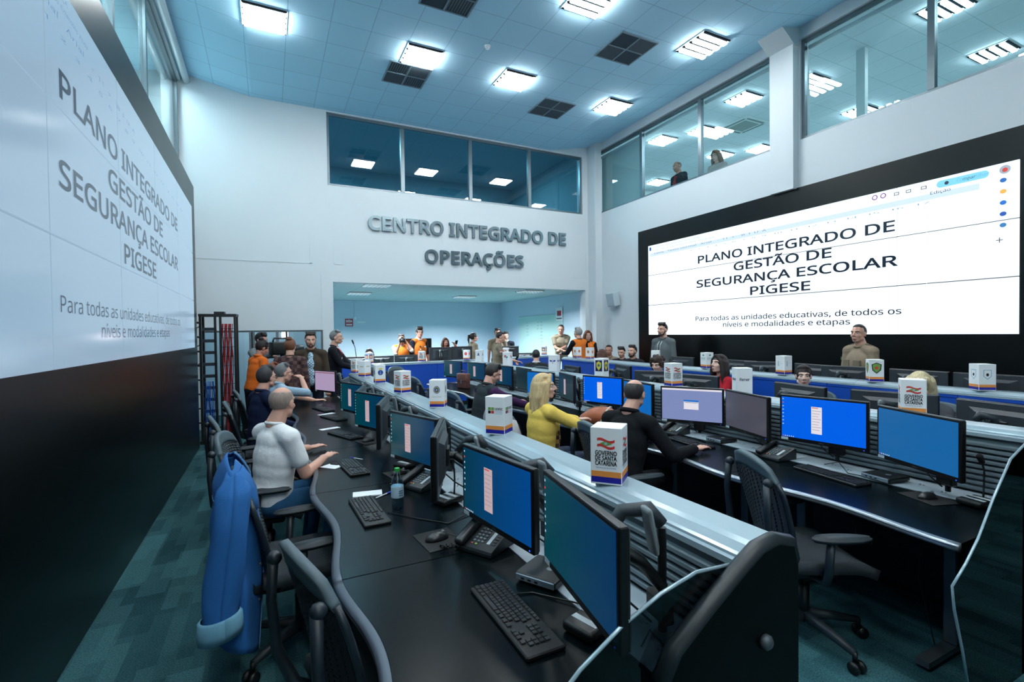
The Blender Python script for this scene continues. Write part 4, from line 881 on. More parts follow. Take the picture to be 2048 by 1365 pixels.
# ------------------------------------------------------------------ white display cubes
M_card = mat('white_card', (246, 248, 250), .5); M_or = mat('orange_band', (240, 150, 70), .5); M_nb = mat('blue_band', (28, 30, 150), .5)
M_ink = mat('ink_black', (20, 24, 28), .6); M_red = mat('ink_red', (214, 60, 56), .5); M_grn = mat('ink_green', (110, 160, 70), .5); M_iblu = mat('ink_blue', (30, 70, 160), .5); M_teal = mat('ink_teal', (30, 140, 140), .5); M_yel = mat('ink_yellow', (220, 200, 70), .5); M_pale = mat('ink_pale', (160, 196, 214), .5); M_navy = mat('ink_navy', (20, 30, 80), .5)
def circ(r, n=22, rz=None, cx=0, cy=0): return [(cx + r*math.cos(2*PI*k/n), cy + (rz or r)*math.sin(2*PI*k/n), 0) for k in range(n)]
def emblem(kind, par, Mx):
    def P(name, pts, m, e=0): MB().add([(x, y, e) for x, y, *_ in pts], [tuple(range(len(pts)))], Mx).build(name, m, par)
    def T(txt, w, cp, y, m, bold=0, x=0):
        mb = MB(); text_mb(mb, txt, w, cp, Mx @ Matrix.Translation((x, y, .0004)), bold, 'C'); mb.build('lettering', m, par)
    def wave(y, m, h=.011, ph=0, w=.04):
        n = 14; top = [(-w + 2*w*i/n, y + .006*math.sin(2*PI*i/n*.9 + ph) + h/2, 0) for i in range(n + 1)]; bot = [(x, yy - h, 0) for x, yy, _ in top]
        MB().add([(x, yy, .0003) for x, yy, _ in top + bot[::-1]], [tuple(range(2*n + 2))], Mx).build('flag_stripe', m, par)
    if kind == 'sc':
        wave(.186, M_red, .011, .6, .037); wave(.160, M_red, .011, .6, .037)
        P('flag_lozenge', [(-.026, .174), (0, .183), (.028, .172), (0, .163)], M_grn, .0004); P('flag_crest', circ(.007, 14, .006, 0, .173), M_pale, .0006)
        for q, s0 in enumerate(('GOVERNO', 'DE SANTA', 'CATARINA')): T(s0, .092, .018, .124 - q*.0215, M_ink, .028)
        T('Secretaria de Estado', .085, .0055, .068, M_iblu)
    elif kind == 'udesc':
        for q, (x, y, m) in enumerate(((-.046, .155, M_grn), (-.024, .155, M_grn), (-.046, .134, M_ink), (-.024, .134, M_red))): P('logo_tile', [(x, y), (x + .019, y), (x + .019, y + .018), (x, y + .018)], m, .0003)
        T('UDESC', .055, .013, .157, M_ink, .03, .028)
        for q in range(3): T('universidade', .05, .004, .148 - q*.008, M_iblu, 0, .026)
    elif kind == 'eagle':
        st = [((.031 if k % 2 else .024)*math.cos(2*PI*k/32), .155 + (.036 if k % 2 else .028)*math.sin(2*PI*k/32), 0) for k in range(32)]
        P('star_burst', st, M_iblu, .0003); P('oval', circ(.02, 22, .025, 0, .155), M_yel, .0005); P('oval_core', circ(.015, 22, .02, 0, .155), M_navy, .0007); P('crest', circ(.007, 12, .012, 0, .155), M_pale, .0009); T('EXÉRCITO BRASILEIRO', .08, .0055, .092, M_grn)
    elif kind == 'anchor':
        P('roundel', circ(.034, 26, .034, 0, .14), M_navy, .0003); P('roundel_ring', circ(.029, 26, .029, 0, .14), M_iblu, .0005)
        P('anchor_shank', [(-.003, .118), (.003, .118), (.003, .162), (-.003, .162)], M_pale, .0007); P('anchor_fluke', [(-.018, .13), (0, .116), (.018, .13), (0, .124)], M_pale, .0007)
        P('crown', [(-.022, .18), (.022, .18), (.026, .2), (.013, .19), (0, .205), (-.013, .19), (-.026, .2)], M_yel, .0003)
    elif kind == 'sun':
        P('half_sun', circ(.012, 16, .012, -.02, .155), M_yel, .0003); P('blue_mark', [(-.005, .148), (.035, .148), (.035, .162), (-.005, .162)], M_pale, .0003)
    elif kind == 'def':
        P('blue_square', [(-.045, .105), (.045, .105), (.045, .2), (-.045, .2)], M_iblu, .0002); P('orange_square', [(-.04, .115), (.04, .115), (.04, .18), (-.04, .18)], M_or, .0004); P('white_triangle', circ(.022, 6, .022, 0, .148), M_card, .0006)
    elif kind == 'disc': P('red_disc', circ(.036, 24, .036, 0, .15), M_red, .0003); T('DEFESA', .05, .008, .148, M_card)
    elif kind == 'sail': P('sail', [(-.02, .14), (.02, .14), (0, .19)], M_navy, .0003); P('hull', [(-.03, .125), (.03, .125), (.024, .135), (-.024, .135)], M_iblu, .0003)
    elif kind == 'swirl': P('swirl_red', circ(.02, 16, .02, -.014, .165), M_red, .0003); P('swirl_blue', circ(.02, 16, .02, .012, .15), M_teal, .0004); P('swirl_core', circ(.009, 14, .009, 0, .157), M_card, .0006); T('associação', .06, .005, .11, M_pale)
    elif kind == 'wings':
        for s0 in (-1, 1): P('wing', [(s0*.006, .15), (s0*.02, .168), (s0*.05, .17), (s0*.042, .158), (s0*.046, .152), (s0*.034, .147), (s0*.02, .14)], M_iblu, .0003)
        P('sword', [(-.003, .115), (.003, .115), (.003, .175), (-.003, .175)], M_iblu, .0004)
    elif kind == 'shield':
        P('navy_field', [(-.05, .075), (.05, .075), (.05, .215), (-.05, .215)], M_navy, .0002); P('gold_shield', [(-.036, .18), (0, .205), (.036, .18), (.034, .13), (0, .085), (-.034, .13)], M_yel, .0004); P('green_disc', circ(.021, 18, .021, 0, .15), M_grn, .0006); P('blue_disc', circ(.011, 14, .011, 0, .15), M_iblu, .0008)
    elif kind == 'text': T('Rener', .085, .024, .128, M_navy, .02)
    elif kind == 'dive': P('green_mark', circ(.018, 14, .012, 0, .2), M_teal, .0003); T('DIVE', .09, .03, .135, M_teal); T('vigilância', .07, .006, .118, M_pale)
    elif kind == 'figure': P('figure', [(-.03, .11), (-.012, .11), (-.02, .15), (-.012, .17), (-.03, .17)], M_pale, .0003); T('defesa civil', .05, .009, .14, M_pale, 0, .018)
    elif kind == 'badge':
        P('badge_outline', [(-.045, .19), (-.02, .2), (0, .21), (.02, .2), (.045, .19), (.04, .13), (0, .09), (-.04, .13)], M_ink, .0003); P('badge_gold', [(-.036, .185), (0, .2), (.036, .185), (.032, .135), (0, .102), (-.032, .135)], M_grn, .0005); P('badge_core', circ(.016, 16, .016, 0, .152), M_red, .0007)
    elif kind == 'crest': P('crest_outline', [(-.032, .19), (.032, .19), (.032, .13), (0, .1), (-.032, .13)], M_pale, .0003); P('crest_inner', [(-.026, .184), (.026, .184), (.026, .133), (0, .108), (-.026, .133)], M_card, .0005); P('crest_mark', circ(.011, 14, .014, 0, .145), M_ink, .0007); T('SESP', .04, .009, .168, M_ink)
    elif kind == 'fire': P('red_crest', circ(.026, 18, .03, 0, .15), M_red, .0003); P('crest_core', circ(.012, 14, .014, 0, .15), M_yel, .0005)
def cube(kind, bands=True):
    def mk():
        t = thing('display_cube', 'x', 'display cube'); a = .066; H = .24
        MB().rbox(-a, a, -a, a, 0, H, .002, 1).build('card_box', M_card, t)
        if bands:
            for z0, z1, m, nm in ((.032, .056, M_or, 'orange_band'), (.008, .032, M_nb, 'blue_band')):
                b = MB()
                for q in range(4): b.box(-a + .003, a - .003, -a - .0006, -a + .0, z0, z1, M=Matrix.Rotation(q*PI/2, 4, 'Z'))
                b.build(nm, m, t)
        for q in range(4):
            Mx = Matrix.Rotation(q*PI/2, 4, 'Z') @ frame((0, -a - .0004, 0), (1, 0, 0), (0, 0, 1))
            emblem(kind, t, Mx)
        return t
    return mk
CU = [('sc', 1.31, 1.70, 1.085, 50, 'red flag emblem cube closest to the camera on the first row'), ('udesc', 1.32, 2.85, 1.085, 49, 'UDESC lettered cube on the first row before the blonde woman'), ('eagle', 1.33, 4.14, 1.085, 29, 'cube with a round blue and gold star emblem on the first row'),
      ('sc', 1.31, 5.34, 1.085, 68, 'red flag cube between the eagle star and anchor cubes'), ('anchor', 1.31, 6.58, 1.085, 90, 'cube with a blue anchor roundel on the first row'), ('sun', 1.31, 7.70, 1.085, 51, 'cube with a faint yellow and pale blue mark at the far first row'), ('sc', 1.31, 8.45, 1.085, 61, 'last red flag cube of the first row, behind the pale marked one'),
      ('def', 1.98, 11.05, 1.085, 62, 'cube with blue and orange squares in the opening'), ('sc', 3.18, 11.08, 1.085, 33, 'red flag cube before the man in the orange vest'), ('disc', 4.27, 11.03, 1.085, 41, 'cube with a red disc before the raised monitors'),
      ('sail', 3.80, 9.10, 1.15, 44, 'cube with a small navy sail at the far end of the middle row'), ('swirl', 3.77, 7.75, 1.15, 51, 'cube with a coloured swirl on the middle row'), ('wings', 3.77, 6.18, 1.15, 52, 'cube with blue wings on the middle row'), ('shield', 3.79, 5.06, 1.15, 70, 'cube with a gold shield on navy on the middle row'),
      ('sc', 3.78, 3.82, 1.15, 98, 'red flag cube below the woman in red'), ('text', 3.78, 2.99, 1.15, 123, 'plain white cube lettered in navy on the middle row'), ('sc', 3.80, 1.71, 1.15, 149, 'red flag cube at the right end of the middle row behind the blue monitors'),
      ('figure', 5.99, 6.46, 1.15, 52, 'cube beside the man in the grey hoodie'), ('dive', 5.96, 5.33, 1.15, 98, 'cube with teal lettering behind the woman in red'), ('figure', 5.90, 4.05, 1.15, 95, 'cube with a pale figure left of the woman with the bun'), ('badge', 5.86, 2.98, 1.15, 139, 'cube with a dark green badge below the man in the beige shirt'), ('crest', 5.83, 2.08, 1.15, 129, 'cube with grey crests at the far right'),
      ('sc', 5.45, 11.31, 1.10, 38, 'red flag cube on the right half of the opening spine'), ('def', 6.85, 11.76, 1.10, 44, 'cube with blue and orange squares before the tall uniformed man'), ('fire', 6.12, 9.05, 1.15, 84, 'cube with red crests before the man in the orange vest seen from behind'), ('fire', 6.10, 8.55, 1.15, 67, 'cube partly hidden by the long haired woman seen from behind')]
for k, x, y, z, rz, l in CU: inst('cube_' + k, cube(k, k not in ('sail', 'swirl', 'wings', 'shield', 'text', 'crest') or k == 'crest'), (x, y, z), R(-rz), 'white ' + l, 'white display cubes on the consoles')
# ------------------------------------------------------------------ chairs
M_mesh = mat('chair_mesh', (18, 26, 30), .6); M_cell = mat('chair_cell', (40, 48, 54), .5); M_band = mat('chair_headband', (80, 97, 105), .55, bump=(300, .1)); M_frm = mat('chair_frame', (30, 40, 48), .4); M_seat = mat('chair_seat', (34, 44, 50), .85, bump=(200, .2)); M_pad = mat('arm_pad', (40, 50, 56), .6)
def backpt(u, s):
    """back surface: u -1..1 across, s 0..1 upwards"""
    hw = .20 + .045 * math.sin(PI * min(1, s * 1.05) * .62) - .05 * max(0, s - .8) / .2 * abs(u)
    x = hw * u
    return Vector((x, -.20 - .075 * s - .035 * s * s + .05 * u * u * (1 - .3 * s), .53 + .46 * s + .045 * s * (1 - u * u)))
def chair():
    t = thing('office_chair', 'x', 'chair')
    MB().cyl((0, 0, .10), (0, 0, .30), .035, n=16).cyl((0, 0, .30), (0, 0, .41), .022, n=12).build('gas_column', M_plas, t, True)
    for k in range(5):
        a = 2*PI*k/5 + .3; dx, dy = math.cos(a), math.sin(a)
        lg = MB().tube([(dx*.02, dy*.02, .135), (dx*.16, dy*.16, .12), (dx*.31, dy*.31, .095)], [.032, .026, .018], 8).build('leg', M_plas2, t, True)
        c = MB(); c.cyl((dx*.31, dy*.31, .055), (dx*.31, dy*.31, .10), .012, n=8); px, py = -dy, dx
        for q in (-1, 1): c.cyl((dx*.32 + px*.012*q, dy*.32 + py*.012*q, .03), (dx*.32 + px*.03*q, dy*.32 + py*.03*q, .03), .03, n=14)
        c.build('caster', M_plas, lg, True)
    MB().rbox(-.13, .13, -.14, .12, .385, .43, .015).build('tilt_mechanism', M_plas, t, True)
    g = [[(x, y, .475 + .02*(x/.24)**2 - .035*max(0, (y - .12)/.13)**2 + .01*max(0, (-y - .1)/.1)) for x in [-.245 + .49*i/10 for i in range(11)]] for y in [-.2 + .45*j/10 for j in range(11)]]
    MB().sheet(g, .055).build('seat', M_seat, t, True)
    G = [[backpt(-1 + 2*i/12, s/14) for i in range(13)] for s in range(15)]
    bk = MB().sheet(G, .012).build('backrest', M_mesh, t, True)
    m = MB()
    for r in range(21):
        s = .03 + .82 * r / 20
        for i in range(11):
            u = -.9 + 1.8 * (i + .5*(r % 2)*0) / 10
            p = backpt(u, s); du = (backpt(min(1, u + .05), s) - backpt(u - .05, s)).normalized(); ds = (backpt(u, min(1, s + .03)) - backpt(u, s - .03)).normalized(); n = du.cross(ds)
            Mx = Matrix(((du.x, ds.x, n.x, p.x), (du.y, ds.y, n.y, p.y), (du.z, ds.z, n.z, p.z), (0, 0, 0, 1)))
            a, b2, c, d = .0185, .0085, .006, .014
            m.add([(-a, -b2, -d), (a, -b2, -d), (a*.8, b2, -c), (-a*.8, b2, -c), (-a, -b2, d), (a, -b2, d), (a*.8, b2, c), (-a*.8, b2, c)], [(0, 3, 2, 1), (4, 5, 6, 7), (0, 1, 5, 4), (1, 2, 6, 5), (2, 3, 7, 6), (3, 0, 4, 7)], Mx)
    o = m.build('woven_cells', M_cell, bk); o['kind'] = 'stuff'
    G = [[backpt(-1.03 + 2.06*i/14, .86 + .16*s/4) for i in range(15)] for s in range(5)]
    MB().sheet(G, .03).build('headband', M_band, t, True)
    for q in (-1, 1):
        MB().tube([backpt(q, k/8)*1.0 + Vector((q*.006, 0, 0)) for k in range(8)], .013, 8).build('side_rim', M_frm, t, True)
        f = MB(); f.tube([(q*.12, -.13, .41), (q*.2, -.25, .47), (q*.235, -.30, .6), (q*.24, -.315, .78), (q*.225, -.31, .93)], [.022, .024, .02, .018, .02], 8); f.ell((q*.225, -.305, .935), (.026, .026, .026), nu=10, nv=8); f.build('back_upright', M_frm, t, True)
        MB().tube([(q*.14, -.02, .41), (q*.25, -.02, .43), (q*.285, -.03, .5), (q*.285, -.02, .655)], [.02, .022, .022, .02], 8).build('arm_post', M_frm, t, True)
        a = MB(); pl = []
        n = 20
        for k in range(n): pl.append((q*.285 + .045*math.cos(2*PI*k/n)*(1 - .12*math.sin(2*PI*k/n)), .035 + .15*math.sin(2*PI*k/n)))
        a.prism(pl, 2, .655, .685); b = bmesh.new(); 
        o = a.build('arm_pad', M_pad, t)
        bm_ = bmesh.new(); bm_.from_mesh(o.data); bmesh.ops.bevel(bm_, geom=[e for e in bm_.edges if abs(e.verts[0].co.z - e.verts[1].co.z) < 1e-5], offset=.01, segments=2, affect='EDGES'); bm_.to_mesh(o.data); bm_.free(); b.free()
        o.data.polygons.foreach_set('use_smooth', [True]*len(o.data.polygons))
    return t
gch = 'black mesh office chairs'
CH = [(.355, 1.79, 14, 'empty mesh chair closest to the camera, cut by the bottom edge'), (.14, 2.94, 4, 'mesh chair with a denim jacket over its back'), (-.02, 4.0, -8, 'mesh chair under the man in the white tee'), (-.12, 5.95, 5, 'mesh chair of the man in the navy shirt'), (-.10, 7.2, 8, 'mesh chair of the man in the light blue shirt'), (-.16, 4.95, 10, 'empty grey topped mesh chair left behind the man in the white tee'),
      (2.66, 1.72, -27, 'empty mesh chair at the right, in front of the bright blue monitor'), (2.45, 3.02, -10, 'mesh chair of the man in the black suit'), (2.16, 3.98, 0, 'mesh chair of the blonde woman, under a grey jacket'), (2.22, 5.55, 4, 'mesh chair of the man in the dark vest'), (2.35, 6.55, 10, 'empty mesh chair just beyond the man in the dark vest'), (2.35, 7.7, 6, 'empty mesh chair left of the brown satchel'), (2.5, 8.8, 0, 'farthest empty mesh chair of the middle row'),
      (5.25, 5.55, 180, 'chair of the curly haired woman'), (5.3, 4.62, 172, 'chair of the woman in red'), (5.25, 3.4, 178, 'chair of the woman with the bun'), (5.2, 2.25, 180, 'chair of the blonde bob woman'), (4.98, 8.8, 70, 'chair of the man in the black jacket seen from behind'),
      (2.55, 10.15, -60, 'empty mesh chair before the blue spine in the opening'), (1.95, 10.3, -80, 'second empty mesh chair before the blue spine in the opening, further left')]
for x, y, a, l in CH: inst('chair', chair, (x, y, 0), R(a - 90), ('black ' + l) if not l.startswith('black') else l, gch)

# denim jacket draped over the second chair
M_den = mat('denim', (34, 104, 172), .85, noise=(160, .22), bump=(400, .25)); M_den2 = mat('denim_inside', (110, 166, 192), .85, noise=(200, .1)); M_seam = mat('denim_seam', (96, 150, 200), .8)
t = thing('denim_jacket', 'blue denim jacket hung over the back of a mesh chair, sleeve cuff rolled', 'jacket', (.14, 2.94, .035), R(4 - 90))
def jac(th, z):
    """th -1..1 runs round the back from the wearer's left placket to the right one"""
    k = max(0.0, (1.075 - z) / .78); a = th * R(152); q = min(1, k / .16)
    wid = (.195 + .07*q**.6) + .02*k + .010*k*math.sin(7*th + 9*z) + .006*q*math.sin(22*z + 6*th); dep = .012 + .075*q**.7 + .02*k + .014*k*math.sin(5*th + 2)
    y = -.325 + .045*min(1, k*1.3) - .05*max(0, k - .45)
    return Vector((wid*math.sin(a) + .010*k*math.sin(13*th), y - dep*math.cos(a) + .012*k*math.sin(11*th + 4*z), z - .03*abs(math.sin(a))**3*(1 - q)))
G = []
for j in range(31):
    row = []
    for i in range(41):
        th = -1 + 2*i/40; zb = .26 - .14*max(0, th)**1.2 + .012*math.sin(12*th); z = 1.072 - (1.072 - zb) * (j/30)**1.15
        row.append(jac(th, z))
    G.append(row)
MB().sheet(G, .006).build('body', M_den, t, True)
def sleeve(q, pts, rad, hem):
    """hanging sleeve with soft folds"""
    g = []
    n = 20; P = [Vector(p) for p in pts]
    for i in range(24):
        f = i/23*(len(P) - 1); i0 = min(int(f), len(P) - 2); u = f - i0; c = P[i0].lerp(P[i0+1], u); r = rad[i0]*(1 - u) + rad[i0+1]*u
        g.append([c + Vector((r*.72*math.cos(2*PI*k/n)*(1 + .10*math.sin(3*2*PI*k/n + i*.35)), r*math.sin(2*PI*k/n)*(1 + .08*math.sin(2*2*PI*k/n - i*.5)), .008*math.sin(i*1.1 + k*.6))) for k in range(n + 1)])
    MB().sheet(g, .005).build('sleeve', M_den, t, True)
    return P[-1], rad[-1]
c, r = sleeve(1, [(.205, -.315, 1.03), (.255, -.32, .95), (.285, -.335, .80), (.295, -.36, .62), (.30, -.38, .46), (.30, -.385, .36)], [.03, .07, .078, .076, .074, .074], 0)
n = 20; MB().sheet([[c + Vector((rr*.78*math.cos(2*PI*k/n + .2), rr*math.sin(2*PI*k/n + .2), dz + .012*math.sin(2*PI*k/n))) for k in range(n + 1)] for rr, dz in ((.080, .045), (.090, .035), (.093, -.02), (.090, -.055), (.078, -.05))], .005).build('rolled_cuff', M_den2, t, True)
sleeve(-1, [(-.205, -.315, 1.03), (-.255, -.32, .95), (-.28, -.335, .80), (-.29, -.36, .62), (-.29, -.37, .46)], [.03, .07, .074, .07, .07], 0)
MB().tube([G[j][40] for j in range(31)], .006, 6).build('front_seam', M_seam, t, True); MB().tube([G[j][0] for j in range(31)], .006, 6).build('front_seam', M_seam, t, True)
MB().sheet([[jac(.98 - .30*v, 1.05 - .22*u) + Vector((.012, .012, 0)) for v in (0, .33, .66, 1)] for u in (0, .25, .5, .75, 1)], .008).build('collar_flap', M_den, t, True)
MB().tube([jac(th, .88) + Vector((0, -.004, 0)) for th in [-.95 + 1.9*q/30 for q in range(31)]], .0025, 5).build('yoke_seam', M_seam, t, True)
for j in (8, 13, 18, 23):
    p = G[j][39]; MB().ell(p, (.010, .010, .010), nu=10, nv=6).build('metal_button', mat('button_metal', (150, 150, 140), .3, .9), t, True)

# grey jacket over the blonde woman's chair
M_beige = mat('grey_cloth', (150, 148, 150), .9, bump=(120, .2))
t = thing('grey_jacket', 'light grey jacket hung over the chair behind the blonde woman', 'jacket', (2.16, 3.98, 0), R(-90))
G = []
for j in range(19):
    row = []
    for i in range(25):
        th = -1 + 2*i/24; p = jac(th, 1.07 - .62*(j/18)**1.15); row.append(p + Vector((0, -.01, 0)))
    G.append(row)
MB().sheet(G, .007).build('body', M_beige, t, True); MB().tube([Vector((.22, -.3, .96)), Vector((.29, -.32, .86)), Vector((.31, -.34, .6)), Vector((.31, -.35, .5))], [.045, .07, .066, .06], 12).build('sleeve', M_beige, t, True)

# open cable rack beside the left video wall
t = thing('cable_rack', 'tall black open cable rack full of red and blue cables beside the left screen', 'rack', (-.72, 9.35, 0), R(-4)); t.scale = (.74, 1, 1)
M_rk = mat('rack_black', (15, 17, 19), .45)
for x in (-.33, -.05, .05, .33):
    for y in ((-.12,) if abs(x) < .1 else (-.12, .12)): MB().box(x - .022, x + .022, y - .022, y + .022, 0, 2.06).build('upright', M_rk, t)
m = MB(); m.box(-.36, .36, -.15, .15, 2.05, 2.09); m.box(-.08, .12, -.08, .08, 2.09, 2.13); m.build('top_frame', M_rk, t); MB().box(-.36, .36, -.2, .2, 0, .05).build('foot', M_rk, t)
for k in range(8):
    z = 1.95 - k*.23; m = MB(); m.tube([(-.33, -.14, z), (-.46, -.16, z + .01), (-.47, -.10, z), (-.33, -.1, z - .01)], .012, 6); m.build('cable_ring', M_rk, t, True)
random.seed(5)
for c, x0, x1, z0, z1, n in (('red_cable', .08, .27, .1, 1.93, 16), ('blue_cable', -.27, -.09, .1, 1.0, 9)):
    mc = mat(c, (150, 26, 34) if c[0] == 'r' else (20, 84, 170), .5)
    for q in range(n):
        x = x0 + (x1 - x0)*q/(n - 1); MB().tube([(x + .012*math.sin(z*9 + q), -.10 - .02*(q % 3) + .008*math.sin(z*7 + q*2), z) for z in [z0 + (z1 - z0)*k/16 for k in range(17)]], .009, 6).build(c, mc, t, True)
for k in range(9):
    z = .3 + k*.19; MB().box(-.3, -.07, -.10, -.06, z, z + .05).build('patch_panel', mat('patch_grey', (62, 72, 80), .4, .5), t)
for k in range(12): MB().box(.07, .31, -.155, -.145, .2 + k*.15, .206 + k*.15).build('lacing_bar', M_rk, t)
for q in range(3): MB().tube([(-.36, -.02, 1.9 - q*.3), (-.5, .0, 1.82 - q*.3), (-.56, .05, 1.9 - q*.35), (-.6, .1, 1.8 - q*.3)], .008, 6).build('loose_cable', M_rk, t, True)
# ------------------------------------------------------------------ people
def fuse(mb, voxel, name, m, parent, it=2, fac=.5):
    """melt overlapping volumes into one continuous skin"""
    me = mb.mesh('tmp', m); o = bpy.data.objects.new('tmp', me); COL.objects.link(o)
    r = o.modifiers.new('r', 'REMESH'); r.mode = 'VOXEL'; r.voxel_size = voxel
    if it:
        s = o.modifiers.new('s', 'SMOOTH'); s.iterations = it; s.factor = fac
    dg = bpy.context.evaluated_depsgraph_get(); out = bpy.data.meshes.new_from_object(o.evaluated_get(dg))
    bpy.data.objects.remove(o); bpy.data.meshes.remove(me)
    out.name = name
    if not len(out.materials): out.materials.append(m)
    out.polygons.foreach_set('use_smooth', [True]*len(out.polygons))
    p = bpy.data.objects.new(name, out); COL.objects.link(p); p.parent = parent
    return p
def hairmat(c):
    n = 'hair_%d_%d_%d' % c
    if n in MATS: return MATS[n]
    m = mat(n, c, .55, spec=.35); nt = m.node_tree; b = nt.nodes['Principled BSDF']
    tc = nt.nodes.new('ShaderNodeTexCoord'); mp = nt.nodes.new('ShaderNodeMapping'); mp.inputs['Scale'].default_value = (110, 40, 12)
    n1 = nt.nodes.new('ShaderNodeTexNoise'); n1.inputs['Scale'].default_value = 1; n1.inputs['Detail'].default_value = 3
    mx = nt.nodes.new('ShaderNodeMixRGB'); L = lin(c); mx.inputs[1].default_value = (*[v*.45 for v in L], 1); mx.inputs[2].default_value = (*[min(1, v*1.45) for v in L], 1)
    nt.links.new(tc.outputs['Object'], mp.inputs[0]); nt.links.new(mp.outputs[0], n1.inputs['Vector']); nt.links.new(n1.outputs['Fac'], mx.inputs[0]); nt.links.new(mx.outputs[0], b.inputs['Base Color'])
    bp = nt.nodes.new('ShaderNodeBump'); bp.inputs['Strength'].default_value = .5; bp.inputs['Distance'].default_value = .006
    nt.links.new(n1.outputs['Fac'], bp.inputs['Height']); nt.links.new(bp.outputs[0], b.inputs['Normal'])
    return m
def skin(c): return mat('skin_%d_%d' % c[:2], c, .5, spec=.35, noise=(14, .07))
def cloth(c, b=.35): return mat('cloth_%d_%d_%d' % c, c, .9, spec=.2, bump=(22, b), noise=(6, .08))
def checker(name, c1, c2, sc):
    if name in MATS: return MATS[name]
    m = mat(name, c1, .9); nt = m.node_tree; b = nt.nodes['Principled BSDF']
    tc = nt.nodes.new('ShaderNodeTexCoord'); ck = nt.nodes.new('ShaderNodeTexChecker'); ck.inputs['Scale'].default_value = sc
    ck.inputs[1].default_value = (*lin(c1), 1); ck.inputs[2].default_value = (*lin(c2), 1)
    nt.links.new(tc.outputs['Object'], ck.inputs[0]); nt.links.new(ck.outputs[0], b.inputs['Base Color']); return m
LIGHT, TAN, PALE = (214, 164, 144), (186, 136, 116), (226, 186, 170)
M_eyew = mat('eye_white', (225, 222, 218), .25); M_iris = mat('iris_dark', (34, 24, 20), .2); M_lip = mat('lips', (176, 96, 92), .45); M_shoe = mat('shoe_black', (18, 18, 20), .5); M_spec = mat('spectacles', (20, 20, 24), .35)

